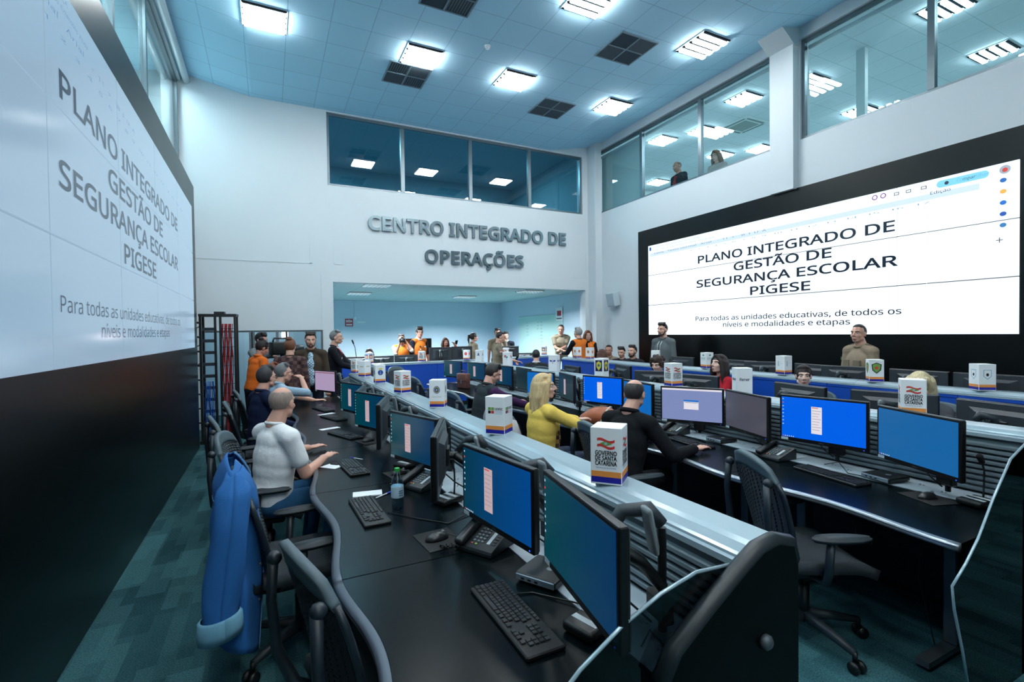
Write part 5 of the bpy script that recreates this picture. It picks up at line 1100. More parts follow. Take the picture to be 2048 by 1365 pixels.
def ik(S0, T, a, b, pole):
    d = T - S0; L = min(d.length, (a + b) * .995); u = d.normalized()
    x = (a*a - b*b + L*L) / (2*L); h = math.sqrt(max(0, a*a - x*x))
    p = pole - u * pole.dot(u); p = p.normalized() if p.length > 1e-6 else Vector((1, 0, 0))
    return S0 + u*x + p*h, S0 + u*L
def person(label, x, y, yaw, top, trousers=(28, 32, 42), sit=False, s=1.0, lean=0, head=(0, 0), skn=LIGHT, hair=('short', (40, 32, 28)), sleeve='long', tc=None, hands=(None, None), glasses=False, beard=None, vest=None, shirt=None, collar=None, female=False, vox=.009, z0=0.0, extras=None, group=None, roll=0):
    t = thing('person', label, 'person', (x, y, z0), R(yaw), group)
    SK = skin(skn); Mi = (Matrix.Translation((x, y, z0)) @ Matrix.Rotation(R(yaw), 4, 'Z')).inverted()
    hz = (.545 if sit else .93) * (1 if sit else s)
    rx = Matrix.Translation((0, 0, hz)) @ Matrix.Rotation(R(-lean), 4, 'X')
    def T(px, py, pz): return rx @ Vector((px * s, py * s, pz * s))
    sw = .160 if female else .186
    Sh = {q: T(q*sw, -.01, .475) for q in (-1, 1)}
    nb = T(0, -.02, .555); hc = T(0, .022, .700)
    Hm = Matrix.Translation(hc) @ Matrix.Rotation(R(head[0]), 4, 'Z') @ Matrix.Rotation(R(head[1]), 4, 'X') @ Matrix.Rotation(R(roll), 4, 'Y') @ Matrix.Scale(s, 4)
    def hp(px, py, pz): return Hm @ Vector((px, py, pz))
    hips = {q: T(q*.09, 0, 0) for q in (-1, 1)}
    knees, ank, toes = {}, {}, {}
    for q in (-1, 1):
        if sit: knees[q] = Vector((q*.13*s, .43*s, .53)); ank[q] = Vector((q*.13*s, .36*s, .09)); toes[q] = Vector((q*.15*s, .52*s, .035))
        else: knees[q] = Vector((q*.10*s, .015, .49*s)); ank[q] = Vector((q*.10*s, -.03, .085*s)); toes[q] = Vector((q*.13*s, .13*s, .035))
    arms = {}
    for i, q in enumerate((-1, 1)):
        tg = hands[i]
        if tg is None: tgt = (Vector((q*.16*s, .36*s, hz + .13*s)) if sit else T(q*.25, .05, -.06))
        else: tgt = Mi @ Vector(tg)
        el, wr = ik(Sh[q], tgt, .285*s, .255*s, Vector((q*.55, -.6, -1.0)))
        arms[q] = (el, wr)
    # ---- body: one continuous surface
    b = MB()
    def E(c, r, M=None, nu=16, nv=12): b.add(*sph(c, r, nu, nv), M)
    def sph(c, r, nu, nv):
        m = MB(); m.ell((0, 0, 0), r, nu=nu, nv=nv); return [Vector(v) + Vector(c) for v in m.v], m.f
    for c, r in [((0, -.012, .028), (.075, .094, .088)), ((0, .018, -.03), (.060, .074, .080)), ((0, .064, -.090), (.026, .020, .018)), ((.036, .055, -.022), (.026, .026, .024)), ((-.036, .055, -.022), (.026, .026, .024)),
                 ((0, .084, -.058), (.024, .014, .008)), ((0, .083, -.069), (.020, .014, .007)), ((.077, -.012, -.006), (.010, .022, .034)), ((-.077, -.012, -.006), (.010, .022, .034)), ((.016, .088, -.028), (.010, .012, .009)), ((-.016, .088, -.028), (.010, .012, .009))]: E(c, r, Hm)
    def C(p0, p1, r0, r1=None): b.cap(p0, p1, r0*s, (r1 if r1 is not None else r0)*s, n=12)
    C(hp(0, .084, .022), hp(0, .112, -.020), .009, .013); C(hp(.018, .082, .034), hp(.05, .064, .034), .010, .008); C(hp(-.018, .082, .034), hp(-.05, .064, .034), .010, .008)
    C(hp(.048, .005, -.062), hp(.012, .060, -.088), .024, .02); C(hp(-.048, .005, -.062), hp(-.012, .060, -.088), .024, .02)
    C(hp(0, -.022, -.055), nb, .050 if female else .055, .058 if female else .066)
    fat = .95 if female else 1.0
    torso = [((0, -.005, .03), (.155*(1.06 if female else 1), .118, .12)), ((0, 0, .17), (.148*fat, .114, .15)), ((0, -.004, .32), (.172*fat, .118, .17)), ((0, -.004, .10), (.152*fat, .117, .12)), ((0, -.003, .24), (.162*fat, .117, .14)), ((0, -.022, .43), (.150*fat, .085, .085))]
    def rot_ell(mb, c, r, g=0):
        m = MB(); m.ell(c, tuple(v + g for v in r), nu=20, nv=14); mb.add([T(*v) for v in m.v], m.f)
    for c, r in torso: rot_ell(b, c, r)
    if female:
        for q in (-1, 1): rot_ell(b, (q*.07, .085, .33), (.062, .05, .06))
    for q in (-1, 1):
        el, wr = arms[q]
        C(nb + Vector((0, 0, -.03*s)), Sh[q], .044, .058); C(Sh[q], el, .050, .042); C(el, wr, .042, .027)
        C(hips[q], knees[q], .082, .058); C(knees[q], ank[q], .056, .036); C(ank[q] + Vector((0, -.04, -.02)), toes[q], .036, .032)
        # hand: palm, four fingers of unequal length, thumb from the side
        f = (wr - el).normalized(); up = Vector((0, 0, 1)); side = f.cross(up); side = side.normalized() if side.length > .2 else Vector((q, 0, 0)); nrm = side.cross(f).normalized()
        if nrm.z < 0: nrm = -nrm
        flat = hands[(q + 1)//2] is not None and sit
        f2 = (f - nrm*f.dot(Vector((0, 0, 1)))*.0); 
        if flat: f2 = Vector((f.x, f.y, f.z*.15)).normalized(); nrm = (Vector((0, 0, 1)) - f2*f2.z).normalized(); side = f2.cross(nrm).normalized()
        pc = wr + f2*.05*s
        Mp = Matrix(((side.x, f2.x, nrm.x, pc.x), (side.y, f2.y, nrm.y, pc.y), (side.z, f2.z, nrm.z, pc.z), (0, 0, 0, 1)))
        E((0, 0, 0), (.041*s, .052*s, .016*s), Mp)
        fr = .0088 if vox < .008 else .0102
        for k, (off, ln) in enumerate(((-.030, .062), (-.010, .074), (.011, .070), (.031, .054))):
            r0 = Mp @ Vector((off*s, .036*s, .002)); j1 = Mp @ Vector((off*1.18*s, (.042 + ln*.55)*s, .004 - (.0 if flat else .006))); j2 = Mp @ Vector((off*1.22*s, (.042 + ln)*s, -.012 - (.0 if flat else .022)))
            C(r0, j1, fr, fr*.95); C(j1, j2, fr*.95, fr*.82)
        th = -1 if q > 0 else 1
        if side.dot(Vector((q, 0, 0))) < 0: th = -th
        r0 = Mp @ Vector((th*.030*s, -.022*s, -.004)); j1 = Mp @ Vector((th*.060*s, .010*s, -.010)); j2 = Mp @ Vector((th*.066*s, .040*s, -.014)); C(r0, j1, .0135, .0105); C(j1, j2, .0105, .009)
    fuse(b, vox * s, 'body', SK, t, 2, .45)
    # face details
    ey = MB(); ir = MB()
    for q in (-1, 1):
        ey.ell((q*.031, .0685, .010), (.0135, .0125, .0095), nu=12, nv=8, M=Hm); ir.ell((q*.031, .0775, .010), (.0062, .0045, .0062), nu=10, nv=6, M=Hm)
    e = ey.build('eyes', M_eyew, t, True); ir.build('iris', M_iris, e, True)
    hk, hcol = hair; HM = hairmat(hcol)
    br = MB()
    for q in (-1, 1): br.tube([hp(q*.014, .091, .029), hp(q*.032, .085, .035), hp(q*.052, .068, .030)], .0045*s, 6)
    br.build('eyebrows', HM if hk != 'bald' else hairmat((110, 100, 95)), t, True)
    lp = MB(); lp.tube([hp(-.023, .088, -.064), hp(-.008, .098, -.060), hp(.008, .098, -.060), hp(.023, .088, -.064)], [.002*s, .0045*s, .0045*s, .002*s], 6); lp.tube([hp(-.02, .088, -.065), hp(0, .098, -.070), hp(.02, .088, -.065)], [.002*s, .005*s, .002*s], 6); lp.build('lips', M_lip if female else mat('lips_dull', (164, 104, 94), .5), t, True)
    # hair
    h = MB()
    def cap_fn(d):
        if hk == 'bald': on = d.z < .62 and d.z > (-.80 if d.y < -.2 else -.5) and d.y < .30 and not (d.y > .02 and d.z < -.12)
        else: on = (d.z > .60 + .12*max(0, d.y)) or (d.y < .12 and d.z > -.20) or (d.y < -.12 and d.z > -.86)
        return 1.0 if on else .84
    def shell(g): h.ell((0, -.014, .030), (.079 + g, .099 + g, .093 + g*1.3), nu=40, nv=26, fn=cap_fn, M=Hm)
    if hk == 'bald': shell(.0005)
    elif hk in ('short', 'buzz'): shell(.004 if hk == 'buzz' else .009)
    else: shell(.013)
    def hc_(p0, p1, r0, r1): h.cap(hp(*p0), hp(*p1), r0*s, r1*s, n=10)
    if hk == 'short':
        for k in range(9):
            a = -1 + 2*k/8; hc_((a*.055, .055 - .03*abs(a), .105), (a*.06, .0, .125), .018, .02)
    if hk == 'quiff':
        for k in range(7):
            a = -1 + 2*k/6; hc_((a*.05, .06, .105), (a*.05, .02, .135), .022, .022)
    if hk in ('long', 'longback'):
        for k in range(13):
            a = PI*(-.60 + 1.20*k/12); sx, sy = math.sin(a), -math.cos(a); r = .034
            wob = .012*math.sin(k*2.1)
            hc_((.074*sx, -.012 + .088*sy, .03), (.095*sx + wob, -.02 + .10*sy, -.09), r, r); hc_((.095*sx + wob, -.02 + .10*sy, -.09), (.105*sx - wob, -.03 + .105*sy, -.22 - .02*math.sin(k*1.7)), r, .018)
        for q in (-1, 1): hc_((q*.01, .06, .112), (q*.072, .045, .045), .02, .022); hc_((q*.072, .045, .045), (q*.088, .02, -.06), .022, .024)
    if hk == 'bob':
        for k in range(13):
            a = PI*(-.66 + 1.32*k/12); sx, sy = math.sin(a), -math.cos(a)
            hc_((.075*sx, -.01 + .088*sy, .05), (.098*sx, -.01 + .105*sy, -.07), .036, .03)
        hc_((-.05, .06, .105), (.06, .06, .10), .026, .028); hc_((.06, .06, .1), (.085, .05, .02), .026, .024); hc_((-.05, .06, .105), (-.085, .05, .02), .026, .024)
    if hk == 'curly':
        random.seed(11)
        for k in range(46):
            a = random.uniform(0, 2*PI); zz = random.uniform(-.7, 1); rr = math.sqrt(1 - zz*zz*.9)
            if math.cos(a)*rr > .45 and zz < .55: continue
            hc_((.092*math.sin(a)*rr, -.02 + .105*math.cos(a)*rr, .035 + .11*zz), (.10*math.sin(a)*rr, -.02 + .115*math.cos(a)*rr, .02 + .115*zz), .026, .024)
    if hk == 'bun':
        h.ell((0, -.075, .125), (.045, .045, .04), nu=14, nv=10, M=Hm)
        for k in range(5): hc_((.03*math.sin(k*1.3), -.075 + .03*math.cos(k*1.3), .14), (.045*math.sin(k*1.3 + .8), -.075 + .045*math.cos(k*1.3 + .8), .125), .014, .012)
    if hk == 'pony':
        hc_((0, -.10, .06), (0, -.15, .05), .022, .03); hc_((0, -.15, .05), (0, -.165, -.06), .034, .03); hc_((0, -.165, -.06), (0, -.15, -.17), .03, .012)
    fuse(h, (.0065 if vox < .008 else .008) * s, 'hair', HM, t, 1, .4)
    if beard:
        d = MB()
        for q in (-1, 1): d.cap(hp(q*.060, .012, -.03), hp(q*.046, .035, -.075), .014*s, .018*s); d.cap(hp(q*.046, .035, -.075), hp(0, .072, -.098), .018*s, .02*s); d.cap(hp(q*.026, .083, -.060), hp(0, .094, -.048), .006*s, .007*s); d.cap(hp(q*.026, .083, -.060), hp(q*.022, .078, -.085), .007*s, .010*s)
        fuse(d, .006*s, 'beard', hairmat(beard), t, 1, .4)
    if glasses:
        g = MB()
        for q in (-1, 1):
            g.tube([hp(q*.032 + .022*math.cos(2*PI*k/14), .095, .008 + .017*math.sin(2*PI*k/14)) for k in range(15)], .0024*s, 6); g.tube([hp(q*.054, .094, .012), hp(q*.078, .04, .012), hp(q*.082, -.02, .006)], .0024*s, 6)
        g.tube([hp(-.01, .095, .012), hp(0, .099, .015), hp(.01, .095, .012)], .0024*s, 6); g.build('spectacles', M_spec, t, True)
    # clothing
    cv = max(.011, vox * 1.3) * s; c1 = tc if tc else cloth(top)
    m = MB(); G = .012
    for c, r in torso: rot_ell(m, c, r, G)
    if female:
        for q in (-1, 1): rot_ell(m, (q*.07, .085, .33), (.062, .05, .06), G*.8)
    for q in (-1, 1):
        el, wr = arms[q]
        m.cap(nb + (Sh[q] - nb)*.12 + Vector((0, 0, -.032*s)), Sh[q], .060*s, .072*s, n=12)
        if sleeve == 'short': m.cap(Sh[q], Sh[q] + (el - Sh[q])*.62, .066*s, .062*s, n=14)
        elif sleeve == 'elbow': m.cap(Sh[q], el, .064*s, .054*s, n=14)
        else: m.cap(Sh[q], el, .064*s, .056*s, n=14); m.cap(el, el + (wr - el)*.96, .056*s, .040*s, n=14)
    m.cap(nb + Vector((0, 0, -.07*s)), nb + Vector((0, .002, -.012*s)), .078*s, .060*s, n=14)
    fuse(m, cv, 'shirt', c1, t, 6, .5)
    cm = MB(); ring = [nb + (rx.to_3x3() @ Vector((.068*s*math.sin(2*PI*k/16), .064*s*math.cos(2*PI*k/16) + .004, (.008 - .032*max(0, math.cos(2*PI*k/16)))*s))) for k in range(17)]
    cm.tube(ring, (.011 if collar is None else .018)*s, 8); cm.build('collar', cloth(collar) if collar else c1, t, True)
    if vest:
        v = MB()
        for c, r in torso: rot_ell(v, c, r, G + .012)
        for q in (-1, 1): v.cap(nb + (Sh[q] - nb)*.28 + Vector((0, 0, -.026*s)), nb + (Sh[q] - nb)*.86, .066*s, .074*s, n=12)
        v.cap(nb + Vector((0, -.01, -.09*s)), nb + Vector((0, -.006, -.035*s)), .085*s, .068*s, n=14)
        fuse(v, cv, 'vest', cloth(vest), t, 4, .5)
    if shirt:
        v = MB(); sm = shirt if not isinstance(shirt, tuple) else cloth(shirt)
        for zz, w, yy in ((.42, .045, .108), (.32, .058, .136), (.18, .06, .136), (.05, .058, .142)): rot_ell(v, (0, yy - .03, zz), (w, .042, .09))
        fuse(v, .012*s, 'shirt_front', sm, t, 2, .5)
    tr = MB(); tm = cloth(trousers)
    rot_ell(tr, (0, -.005, .0), (.156, .122, .10), .006)
    for q in (-1, 1): tr.cap(hips[q], knees[q], .092*s, .070*s, n=14); tr.cap(knees[q], ank[q] + Vector((0, 0, .02)), .068*s, .054*s, n=14)
    fuse(tr, .014*s, 'trousers', tm, t, 2, .5)
    for q in (-1, 1):
        sh = MB(); sh.cap(ank[q] + Vector((0, -.05*s, -.035*s)), toes[q] + Vector((0, .03*s, .004)), .042*s, .036*s, n=12); o = sh.build('shoe', M_shoe, t, True)
        for vv in o.data.vertices: vv.co.z = max(.002, vv.co.z)
    if extras: extras(t, T, hp, nb, Sh, arms, s)
    return t

OR = (226, 122, 46); BEI = (136, 124, 106); DK = (26, 30, 40)
def badges(t, T, hp, nb, Sh, arms, s):
    for q, (px, pz, r, c) in enumerate(((-.075, .36, .022, (230, 226, 220)), (-.07, .26, .018, (120, 40, 40)), (.06, .30, .015, (220, 215, 210)), (.075, .37, .018, (70, 60, 60)))):
        m = MB(); m.cyl(T(px, .128, pz), T(px, .150, pz), r*s, n=14); m.build('badge', mat('badge_%d' % q, c, .5), t)
    m = MB(); m.add([T(*p) for p in ((.05, .146, .16), (.10, .146, .16), (.10, .146, .24), (.05, .146, .24), (.05, .12, .16), (.10, .12, .16), (.10, .12, .24), (.05, .12, .24))], [(0, 1, 2, 3), (4, 7, 6, 5), (0, 4, 5, 1), (1, 5, 6, 2), (2, 6, 7, 3), (3, 7, 4, 0)]); m.build('id_card', mat('id_blue', (60, 90, 140), .5), t)
def backprint(t, T, hp, nb, Sh, arms, s):
    for z, w, cp in ((.40, .17, .022), (.36, .20, .018), (.31, .16, .022)):
        m = MB(); p = T(0, -.146, z); text_mb(m, 'DEFESA CIVIL' if z != .31 else 'SANTA CATARINA', w*s, cp*s, frame(p, (1, 0, 0), (0, 0, 1)), 0, 'C'); m.build('back_lettering', mat('print_brown', (120, 60, 40), .6), t)
def patch(side, col=(200, 60, 60), y=.0):
    def f(t, T, hp, nb, Sh, arms, s):
        el, wr = arms[side]; p = Sh[side] + (el - Sh[side])*.38; out = Vector((side, 0, 0))
        m = MB(); m.rbox(-.002, .012, -.03, .03, -.022, .022, .003, 1, M=Matrix.Translation(p + out*.066*s)); m.build('sleeve_patch', mat('patch_%d' % col[1], col, .6), t)
        m = MB(); m.rbox(-.002, .0135, -.028, .028, -.007, .007, .002, 1, M=Matrix.Translation(p + out*.066*s)); m.build('patch_stripe', M_white, t)
        for q in (-1, 1):
            a = MB(); a.cap(nb + (Sh[q] - nb)*.5 + Vector((0, 0, .048*s)), Sh[q] + Vector((0, 0, .062*s)), .014*s, .016*s); a.build('shoulder_strap', cloth((116, 104, 84)), t, True)
            k = MB(); k.add([T(*p2) for p2 in ((q*.08 - .045, .13, .27), (q*.08 + .045, .13, .27), (q*.08 + .045, .132, .36), (q*.08 - .045, .132, .36), (q*.08 - .045, .10, .27), (q*.08 + .045, .10, .27), (q*.08 + .045, .10, .36), (q*.08 - .045, .10, .36))], [(0, 1, 2, 3), (4, 7, 6, 5), (0, 4, 5, 1), (1, 5, 6, 2), (2, 6, 7, 3), (3, 7, 4, 0)]); k.build('chest_pocket', cloth((128, 116, 98)), t)
    return f
def ring(t, T, hp, nb, Sh, arms, s):
    el, wr = arms[1]; f = (wr - el).normalized(); p = wr + Vector((f.x, f.y, 0)).normalized()*.085 + Vector((0, 0, .0))
    m = MB(); m.tube([p + Vector((.010*math.cos(2*PI*k/12)*abs(f.y) , -.010*math.cos(2*PI*k/12)*f.x, .010*math.sin(2*PI*k/12))) for k in range(13)], .002, 6); m.build('finger_ring', mat('gold', (220, 170, 80), .25, 1), t, True)
def scarf(t, T, hp, nb, Sh, arms, s):
    m = MB()
    for q in (-1, 1): m.cap(nb + Vector((q*.05, .02, -.01)), T(q*.055, .125, .40), .024, .03); m.cap(T(q*.055, .125, .40), T(q*.045, .155, .20), .03, .034); m.cap(T(q*.045, .155, .20), T(q*.04, .13, .04), .034, .03)
    fuse(m, .011, 'scarf', checker('scarf_print', (60, 50, 60), (186, 140, 60), 26), t, 2, .5)
def hood(t, T, hp, nb, Sh, arms, s):
    m = MB()
    for k in range(11):
        a = PI*(-.62 + 1.24*k/10); m.cap(T(.075*math.sin(a), -.02 - .085*math.cos(a), .54), T(.11*math.sin(a), -.04 - .11*math.cos(a), .47), .032*s, .042*s)
    fuse(m, .012, 'hood', cloth((92, 100, 102)), t, 3, .5)
    for q in (-1, 1): o = MB().tube([T(q*.03, .07, .49), T(q*.032, .125, .42), T(q*.03, .135, .30)], .004*s, 6).build('drawstring', M_white, t, True)
def vneck(t, T, hp, nb, Sh, arms, s):
    for q in (-1, 1):
        o = MB().tube([nb + Vector((q*.062, -.01, .005)), T(q*.05, .075, .50), T(q*.022, .122, .425), T(0, .136, .385)], .008*s, 8).build('neck_stripe', mat('stripe_red', (150, 40, 48), .8), t, True)
        MB().tube([nb + Vector((q*.05, .0, .012)), T(q*.034, .072, .51), T(q*.012, .112, .44)], .014*s, 8).build('shirt_collar', cloth((222, 222, 226)), t, True)
    for q in (-1, 1):
        el, wr = arms[q]; MB().cyl(el + (wr - el)*.93, el + (wr - el)*.99, .047*s, .044*s, n=14).build('cuff_stripe', mat('stripe_red'), t, True)
    m = MB(); m.add([T(*p) for p in ((.06, .139, .33), (.10, .134, .33), (.10, .134, .36), (.06, .139, .36))], [(0, 1, 2, 3)]); m.build('name_tag', M_white, t)

# the first row
person('balding man in a white tee shirt seated at the near desk, back to the camera', .0, 3.86, -62, (236, 240, 242), (40, 84, 120), True, 1.0, 6, (28, -4), LIGHT, ('bald', (150, 134, 124)), 'short', hands=((.28, 4.35, .80), (.36, 3.93, .803)), vox=.0065, extras=ring)
person('seated man in a navy shirt with dark greying hair and glasses, seen from behind', -.10, 6.12, -66, (20, 32, 62), (30, 36, 50), True, 1.02, 5, (18, -3), LIGHT, ('short', (58, 58, 60)), 'long', glasses=True, vox=.008, collar=(20, 32, 62))
person('seated man in a light blue shirt with grey hair, resting his hand at his face', .04, 7.10, -72, (150, 176, 196), (36, 42, 56), True, 1.0, 10, (0, -4), LIGHT, ('short', (112, 114, 116)), 'elbow', hands=((.60, 7.35, .80), (.38, 7.02, 1.17)), glasses=True, vox=.008, collar=(150, 176, 196))
person('seated woman in yellow half hidden behind the man in light blue', .0, 7.86, -78, (226, 176, 40), DK, True, .96, 4, (10, 0), LIGHT, ('short', (120, 66, 46)), 'long', female=True)
person('standing woman in orange with a dark bun, looking down at a phone', -.22, 8.62, -58, (222, 108, 38), DK, False, .95, 12, (-10, -26), TAN, ('bun', (34, 28, 28)), 'long', hands=((.12, 8.62, 1.14), (.13, 8.52, 1.14)), female=True, collar=(222, 108, 38))
person('standing man in a grey jacket bent over a television camera', -.22, 9.95, -118, (110, 116, 120), DK, False, 1.02, 8, (0, -22), TAN, ('short', (22, 20, 22)), 'long', hands=((.10, 9.5, 1.36), (.04, 9.4, 1.40)))
person('standing person in a dark plaid shirt with a reddish bun, back to the camera', .30, 8.30, -14, (60, 42, 44), DK, False, .95, 0, (-6, -6), LIGHT, ('bun', (112, 70, 50)), 'long', tc=checker('plaid', (52, 34, 40), (92, 66, 62), 18))
person('standing bearded man in a brown jacket over a blue checked shirt', .62, 8.62, 172, (66, 56, 46), (30, 36, 52), False, 1.01, 0, (8, -10), LIGHT, ('short', (44, 34, 28)), 'long', beard=(70, 56, 46), shirt=checker('blue_check', (90, 140, 170), (200, 216, 226), 46), collar=(66, 56, 46))
person('standing grey haired man in a dark red trimmed sweater beside the microphone', 1.06, 9.35, -108, (22, 24, 32), DK, False, 1.03, 2, (2, -2), LIGHT, ('short', (116, 118, 120)), 'long', hands=((1.38, 9.16, 1.13), (1.40, 9.1, 1.12)), extras=vneck)
# behind the blue spine in the opening
person('woman with dark hair peeking over the monitors beside the blue and orange cube', 2.24, 12.45, 172, (60, 56, 66), DK, True, 1.0, 0, (0, 0), PALE, ('long', (40, 30, 30)), 'long', female=True)
person('photographer in an orange vest holding a black camera to his face', 3.02, 12.35, 168, (206, 196, 186), DK, False, .98, 4, (6, -4), TAN, ('short', (92, 90, 90)), 'elbow', hands=((3.08, 12.08, 1.52), (2.9, 12.08, 1.47)), vest=OR)
person('tall man in an orange vest with round badges and glasses', 3.50, 12.42, -158, (30, 36, 50), DK, False, 1.075, 0, (-24, 0), LIGHT, ('quiff', (48, 38, 34)), 'elbow', glasses=True, vest=OR, collar=(214, 218, 222), extras=badges)
person('woman with long hair holding up a phone behind the raised monitors', 4.32, 12.75, 174, (190, 90, 60), DK, False, .915, 0, (0, 0), TAN, ('long', (84, 52, 42)), 'long', hands=((4.5, 12.48, 1.40), None), female=True)
person('woman in beige uniform with a ponytail, in profile behind the raised monitors', 5.02, 12.45, -86, BEI, BEI, False, .985, 0, (-6, 0), LIGHT, ('pony', (44, 34, 32)), 'short', female=True, collar=BEI)
person('uniformed man in beige with a flag patch, standing and looking down at his phone', 4.58, 9.95, -112, BEI, (110, 100, 84), False, 1.0, 5, (4, -24), LIGHT, ('buzz', (40, 36, 36)), 'short', hands=((4.86, 9.72, 1.10), (4.88, 9.62, 1.10)), collar=BEI, extras=patch(1))
person('man in beige uniform mostly hidden behind the one looking at his phone', 5.75, 12.45, 160, BEI, BEI, False, 1.05, 0, (0, -4), TAN, ('short', (24, 22, 22)), 'short', collar=BEI)
person('man in a dark suit and pale shirt behind the uniformed man', 6.3, 13.05, 150, (28, 34, 44), DK, False, 1.0, 2, (10, -14), LIGHT, ('short', (26, 24, 26)), 'long', shirt=(176, 192, 214), collar=(176, 192, 214))
person('tall uniformed man in beige with folded hands before the whiteboard', 7.62, 12.1, 158, BEI, BEI, False, 1.105, 0, (-14, -14), TAN, ('buzz', (34, 30, 30)), 'short', hands=((7.42, 11.82, 1.24), (7.44, 11.78, 1.22)), collar=BEI, extras=patch(-1))
person('grey haired man in an orange vest seen from behind', 6.72, 9.85, 8, (22, 24, 32), DK, False, 1.04, 2, (4, 0), LIGHT, ('short', (150, 150, 150)), 'long', hands=((6.5, 10.25, 1.2), None), vest=OR, extras=backprint)
person('woman with long brown hair in an orange vest facing the camera', 7.16, 10.12, 156, (30, 26, 32), DK, False, 1.0, 0, (6, 0), PALE, ('long', (112, 66, 48)), 'long', glasses=True, vest=OR, female=True)
person('seated woman with long brown hair seen from behind near the red crest cubes', 6.46, 8.6, -6, (56, 52, 60), DK, True, .96, 0, (0, 0), LIGHT, ('long', (84, 56, 48)), 'long', female=True)
person('seated young man in beige looking down left of the screen wall', 7.3, 9.45, 128, BEI, BEI, True, 1.04, 0, (0, -10), TAN, ('buzz', (30, 26, 26)), 'short', collar=BEI)
person('seated dark haired person half hidden behind a monitor left of the screen wall', 7.22, 8.88, 120, DK, DK, True, 1.0, 0, (0, -16), LIGHT, ('short', (30, 28, 30)), 'long')
person('seated bearded man in dark clothes at the edge of the screen wall', 7.02, 8.27, 112, (40, 40, 46), DK, True, 1.06, 0, (-6, 0), LIGHT, ('short', (40, 32, 30)), 'long', beard=(48, 36, 32))
person('seated man with short dark hair in a black jacket, seen from behind', 4.98, 8.88, -28, (44, 50, 56), DK, True, 1.0, 4, (0, -4), LIGHT, ('buzz', (48, 48, 50)), 'long', collar=(200, 204, 208))
# along the right video wall
person('standing bearded young man in a grey hooded sweatshirt, in profile below the page', 7.02, 7.36, 98, (98, 106, 108), DK, False, 1.07, 0, (4, -4), LIGHT, ('short', (26, 24, 26)), 'long', beard=(44, 36, 34), extras=hood)
person('standing man in a beige uniform shirt looking left in front of the white page', 7.0, 3.74, 72, (150, 132, 112), (60, 56, 52), False, 1.015, 0, (18, 0), LIGHT, ('buzz', (46, 42, 42)), 'long', collar=(150, 132, 112), vox=.008, extras=patch(1, (90, 120, 90)))
person('curly haired woman behind a dark monitor of the middle row', 5.28, 5.60, 100, (70, 50, 48), DK, True, .97, 4, (8, -16), PALE, ('curly', (62, 46, 42)), 'long', female=True)
person('woman in a red shirt with long dark hair, in profile', 5.44, 4.64, 78, (168, 30, 44), DK, True, 1.03, 0, (6, 8), PALE, ('long', (48, 40, 40)), 'short', female=True, collar=(168, 30, 44), vox=.008)
person('woman with dark hair tied back, only eyes and forehead above the monitor', 5.32, 3.42, 122, (60, 60, 70), DK, True, .94, 0, (6, 0), PALE, ('pony', (40, 32, 32)), 'long', female=True, vox=.008)
person('blonde woman with a bob bent over behind the right end of the middle row', 5.16, 2.26, 112, (90, 90, 96), DK, True, .97, 8, (0, -22), PALE, ('bob', (214, 196, 156)), 'long', female=True, vox=.008)
# the middle row, near side
person('seated man in a dark vest over a purple shirt, looking down', 2.30, 5.52, -84, (62, 34, 72), DK, True, 1.0, 14, (-4, -30), LIGHT, ('short', (50, 46, 46)), 'long', hands=((2.98, 5.75, .80), (2.95, 5.4, .80)), vest=(42, 50, 54), vox=.008, collar=(42, 50, 54))
person('blonde woman in a yellow sweater with a patterned scarf, in profile', 2.24, 3.92, -84, (238, 202, 98), (50, 60, 80), True, .965, 2, (-38, 2), PALE, ('long', (206, 178, 132)), 'long', hands=((2.94, 4.05, .80), (2.74, 3.62, .80)), female=True, vox=.0065, extras=scarf)
person('balding man in a black suit with glasses leaning over the middle desk', 2.46, 3.04, -74, (18, 20, 24), (18, 20, 24), True, 1.0, 14, (14, -8), LIGHT, ('bald', (60, 56, 56)), 'long', hands=((3.0, 3.3, .80), (2.97, 2.78, .80)), glasses=True, vox=.0065, collar=(18, 20, 24))
# upstairs
person('bald man in a dark jacket with a red scarf standing behind the upstairs window', 8.30, 8.15, 82, (40, 44, 50), DK, False, 1.0, 4, (0, -16), TAN, ('bald', (80, 70, 66)), 'long', shirt=(140, 50, 50), z0=3.75)
person('woman with light brown hair and glasses standing behind the upstairs window', 8.36, 7.16, 96, (170, 160, 156), DK, False, .95, 4, (0, -10), PALE, ('long', (128, 98, 78)), 'long', glasses=True, female=True, z0=3.75)

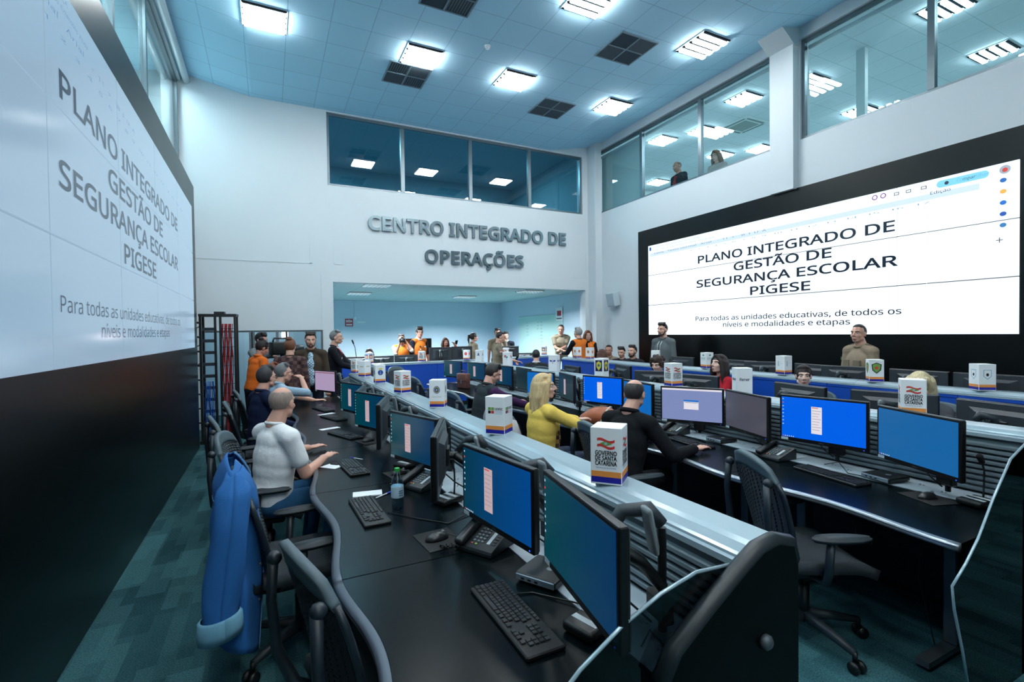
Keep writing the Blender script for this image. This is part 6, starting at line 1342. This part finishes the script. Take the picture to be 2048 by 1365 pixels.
# things people hold
def shootcam(name, lab, loc, rz):
    t = thing(name, lab, 'camera', loc, R(rz)); MB().rbox(-.07, .07, -.035, .035, -.05, .05, .012).build('body', M_plas, t, True); MB().cyl((0, -.03, 0), (0, -.13, 0), .036, .042, n=18).build('lens', M_plas2, t, True); MB().rbox(-.03, .03, -.03, .03, .045, .08, .008).build('viewfinder', M_plas, t); return t
shootcam('photo_camera', 'black photo camera held by the man in the orange vest', (2.965, 12.04, 1.57), -12)
for x, y, z, l, rz in ((.165, 8.55, 1.19, 'phone in the hands of the woman in orange', 30), (4.92, 9.66, 1.15, 'phone in the hands of the uniformed man looking down', 20), (4.52, 12.43, 1.48, 'phone held up by the long haired woman behind the raised monitors', 0), (1.46, 9.1, 1.15, 'dark device in the hands of the man in the sweater', 0)):
    t = thing('smartphone', 'dark ' + l, 'phone', (x, y, z), R(rz)); M5 = Matrix.Rotation(R(35), 4, 'X'); MB().rbox(-.036, .036, -.006, .006, -.07, .07, .005, 1, M=M5).build('body', M_plas, t); MB().box(-.032, .032, -.0068, -.0058, -.062, .062, M=M5).build('screen', SCR['off'], t)
t = thing('television_camera', 'black television camera with a lit white lamp on a tripod', 'camera', (.24, 9.25, 0), R(-60))
MB().rbox(-.075, .075, -.24, .12, 1.40, 1.62, .02).build('body', M_plas, t, True); MB().cyl((0, .12, 1.50), (0, .34, 1.50), .055, .065, n=18).build('lens', M_plas2, t, True); MB().rbox(-.16, -.08, -.12, .06, 1.46, 1.58, .012).build('viewfinder', M_plas, t)
MB().tube([(0, -.2, 1.62), (0, -.18, 1.68), (0, .06, 1.68), (0, .08, 1.62)], .015, 8).build('carry_handle', M_plas, t, True)
for k in range(3): MB().tube([(.03*math.cos(2.1*k), .03*math.sin(2.1*k), 1.36), (.42*math.cos(2.1*k), .42*math.sin(2.1*k), .02)], .018, 8).build('tripod_leg', M_plas2, t, True)
MB().cyl((0, -.02, 1.30), (0, -.02, 1.41), .05).build('tripod_head', M_plas, t)
l = MB().rbox(-.055, .055, -.02, .02, 1.69, 1.79, .006, 1, M=Matrix.Translation((0, .02, 0)) @ Matrix.Rotation(R(0), 4, 'Z')).build('lamp_housing', M_plas, t)
MB().box(-.05, .05, .040, .046, 1.695, 1.785).build('lamp_panel', flat('lamp_white', (255, 236, 240), 9), l); MB().box(-.05, .05, -.006, -.001, 1.695, 1.785).build('lamp_panel', flat('lamp_white', (255, 236, 240), 9), l)
t = thing('gooseneck_microphone', 'tall thin microphone in front of the man in the dark sweater', 'microphone', (1.36, 8.72, 1.0855)); MB().lathe([(.05, 0), (.05, .015), (.02, .025)]).build('base', M_plas, t, True); MB().tube([(0, 0, .02), (-.01, 0, .25), (-.03, .0, .42), (-.06, -.01, .50)], .006, 8).build('neck', M_plas2, t, True); MB().cap((-.055, -.01, .49), (-.075, -.012, .54), .012, .014).build('head', M_plas, t, True)
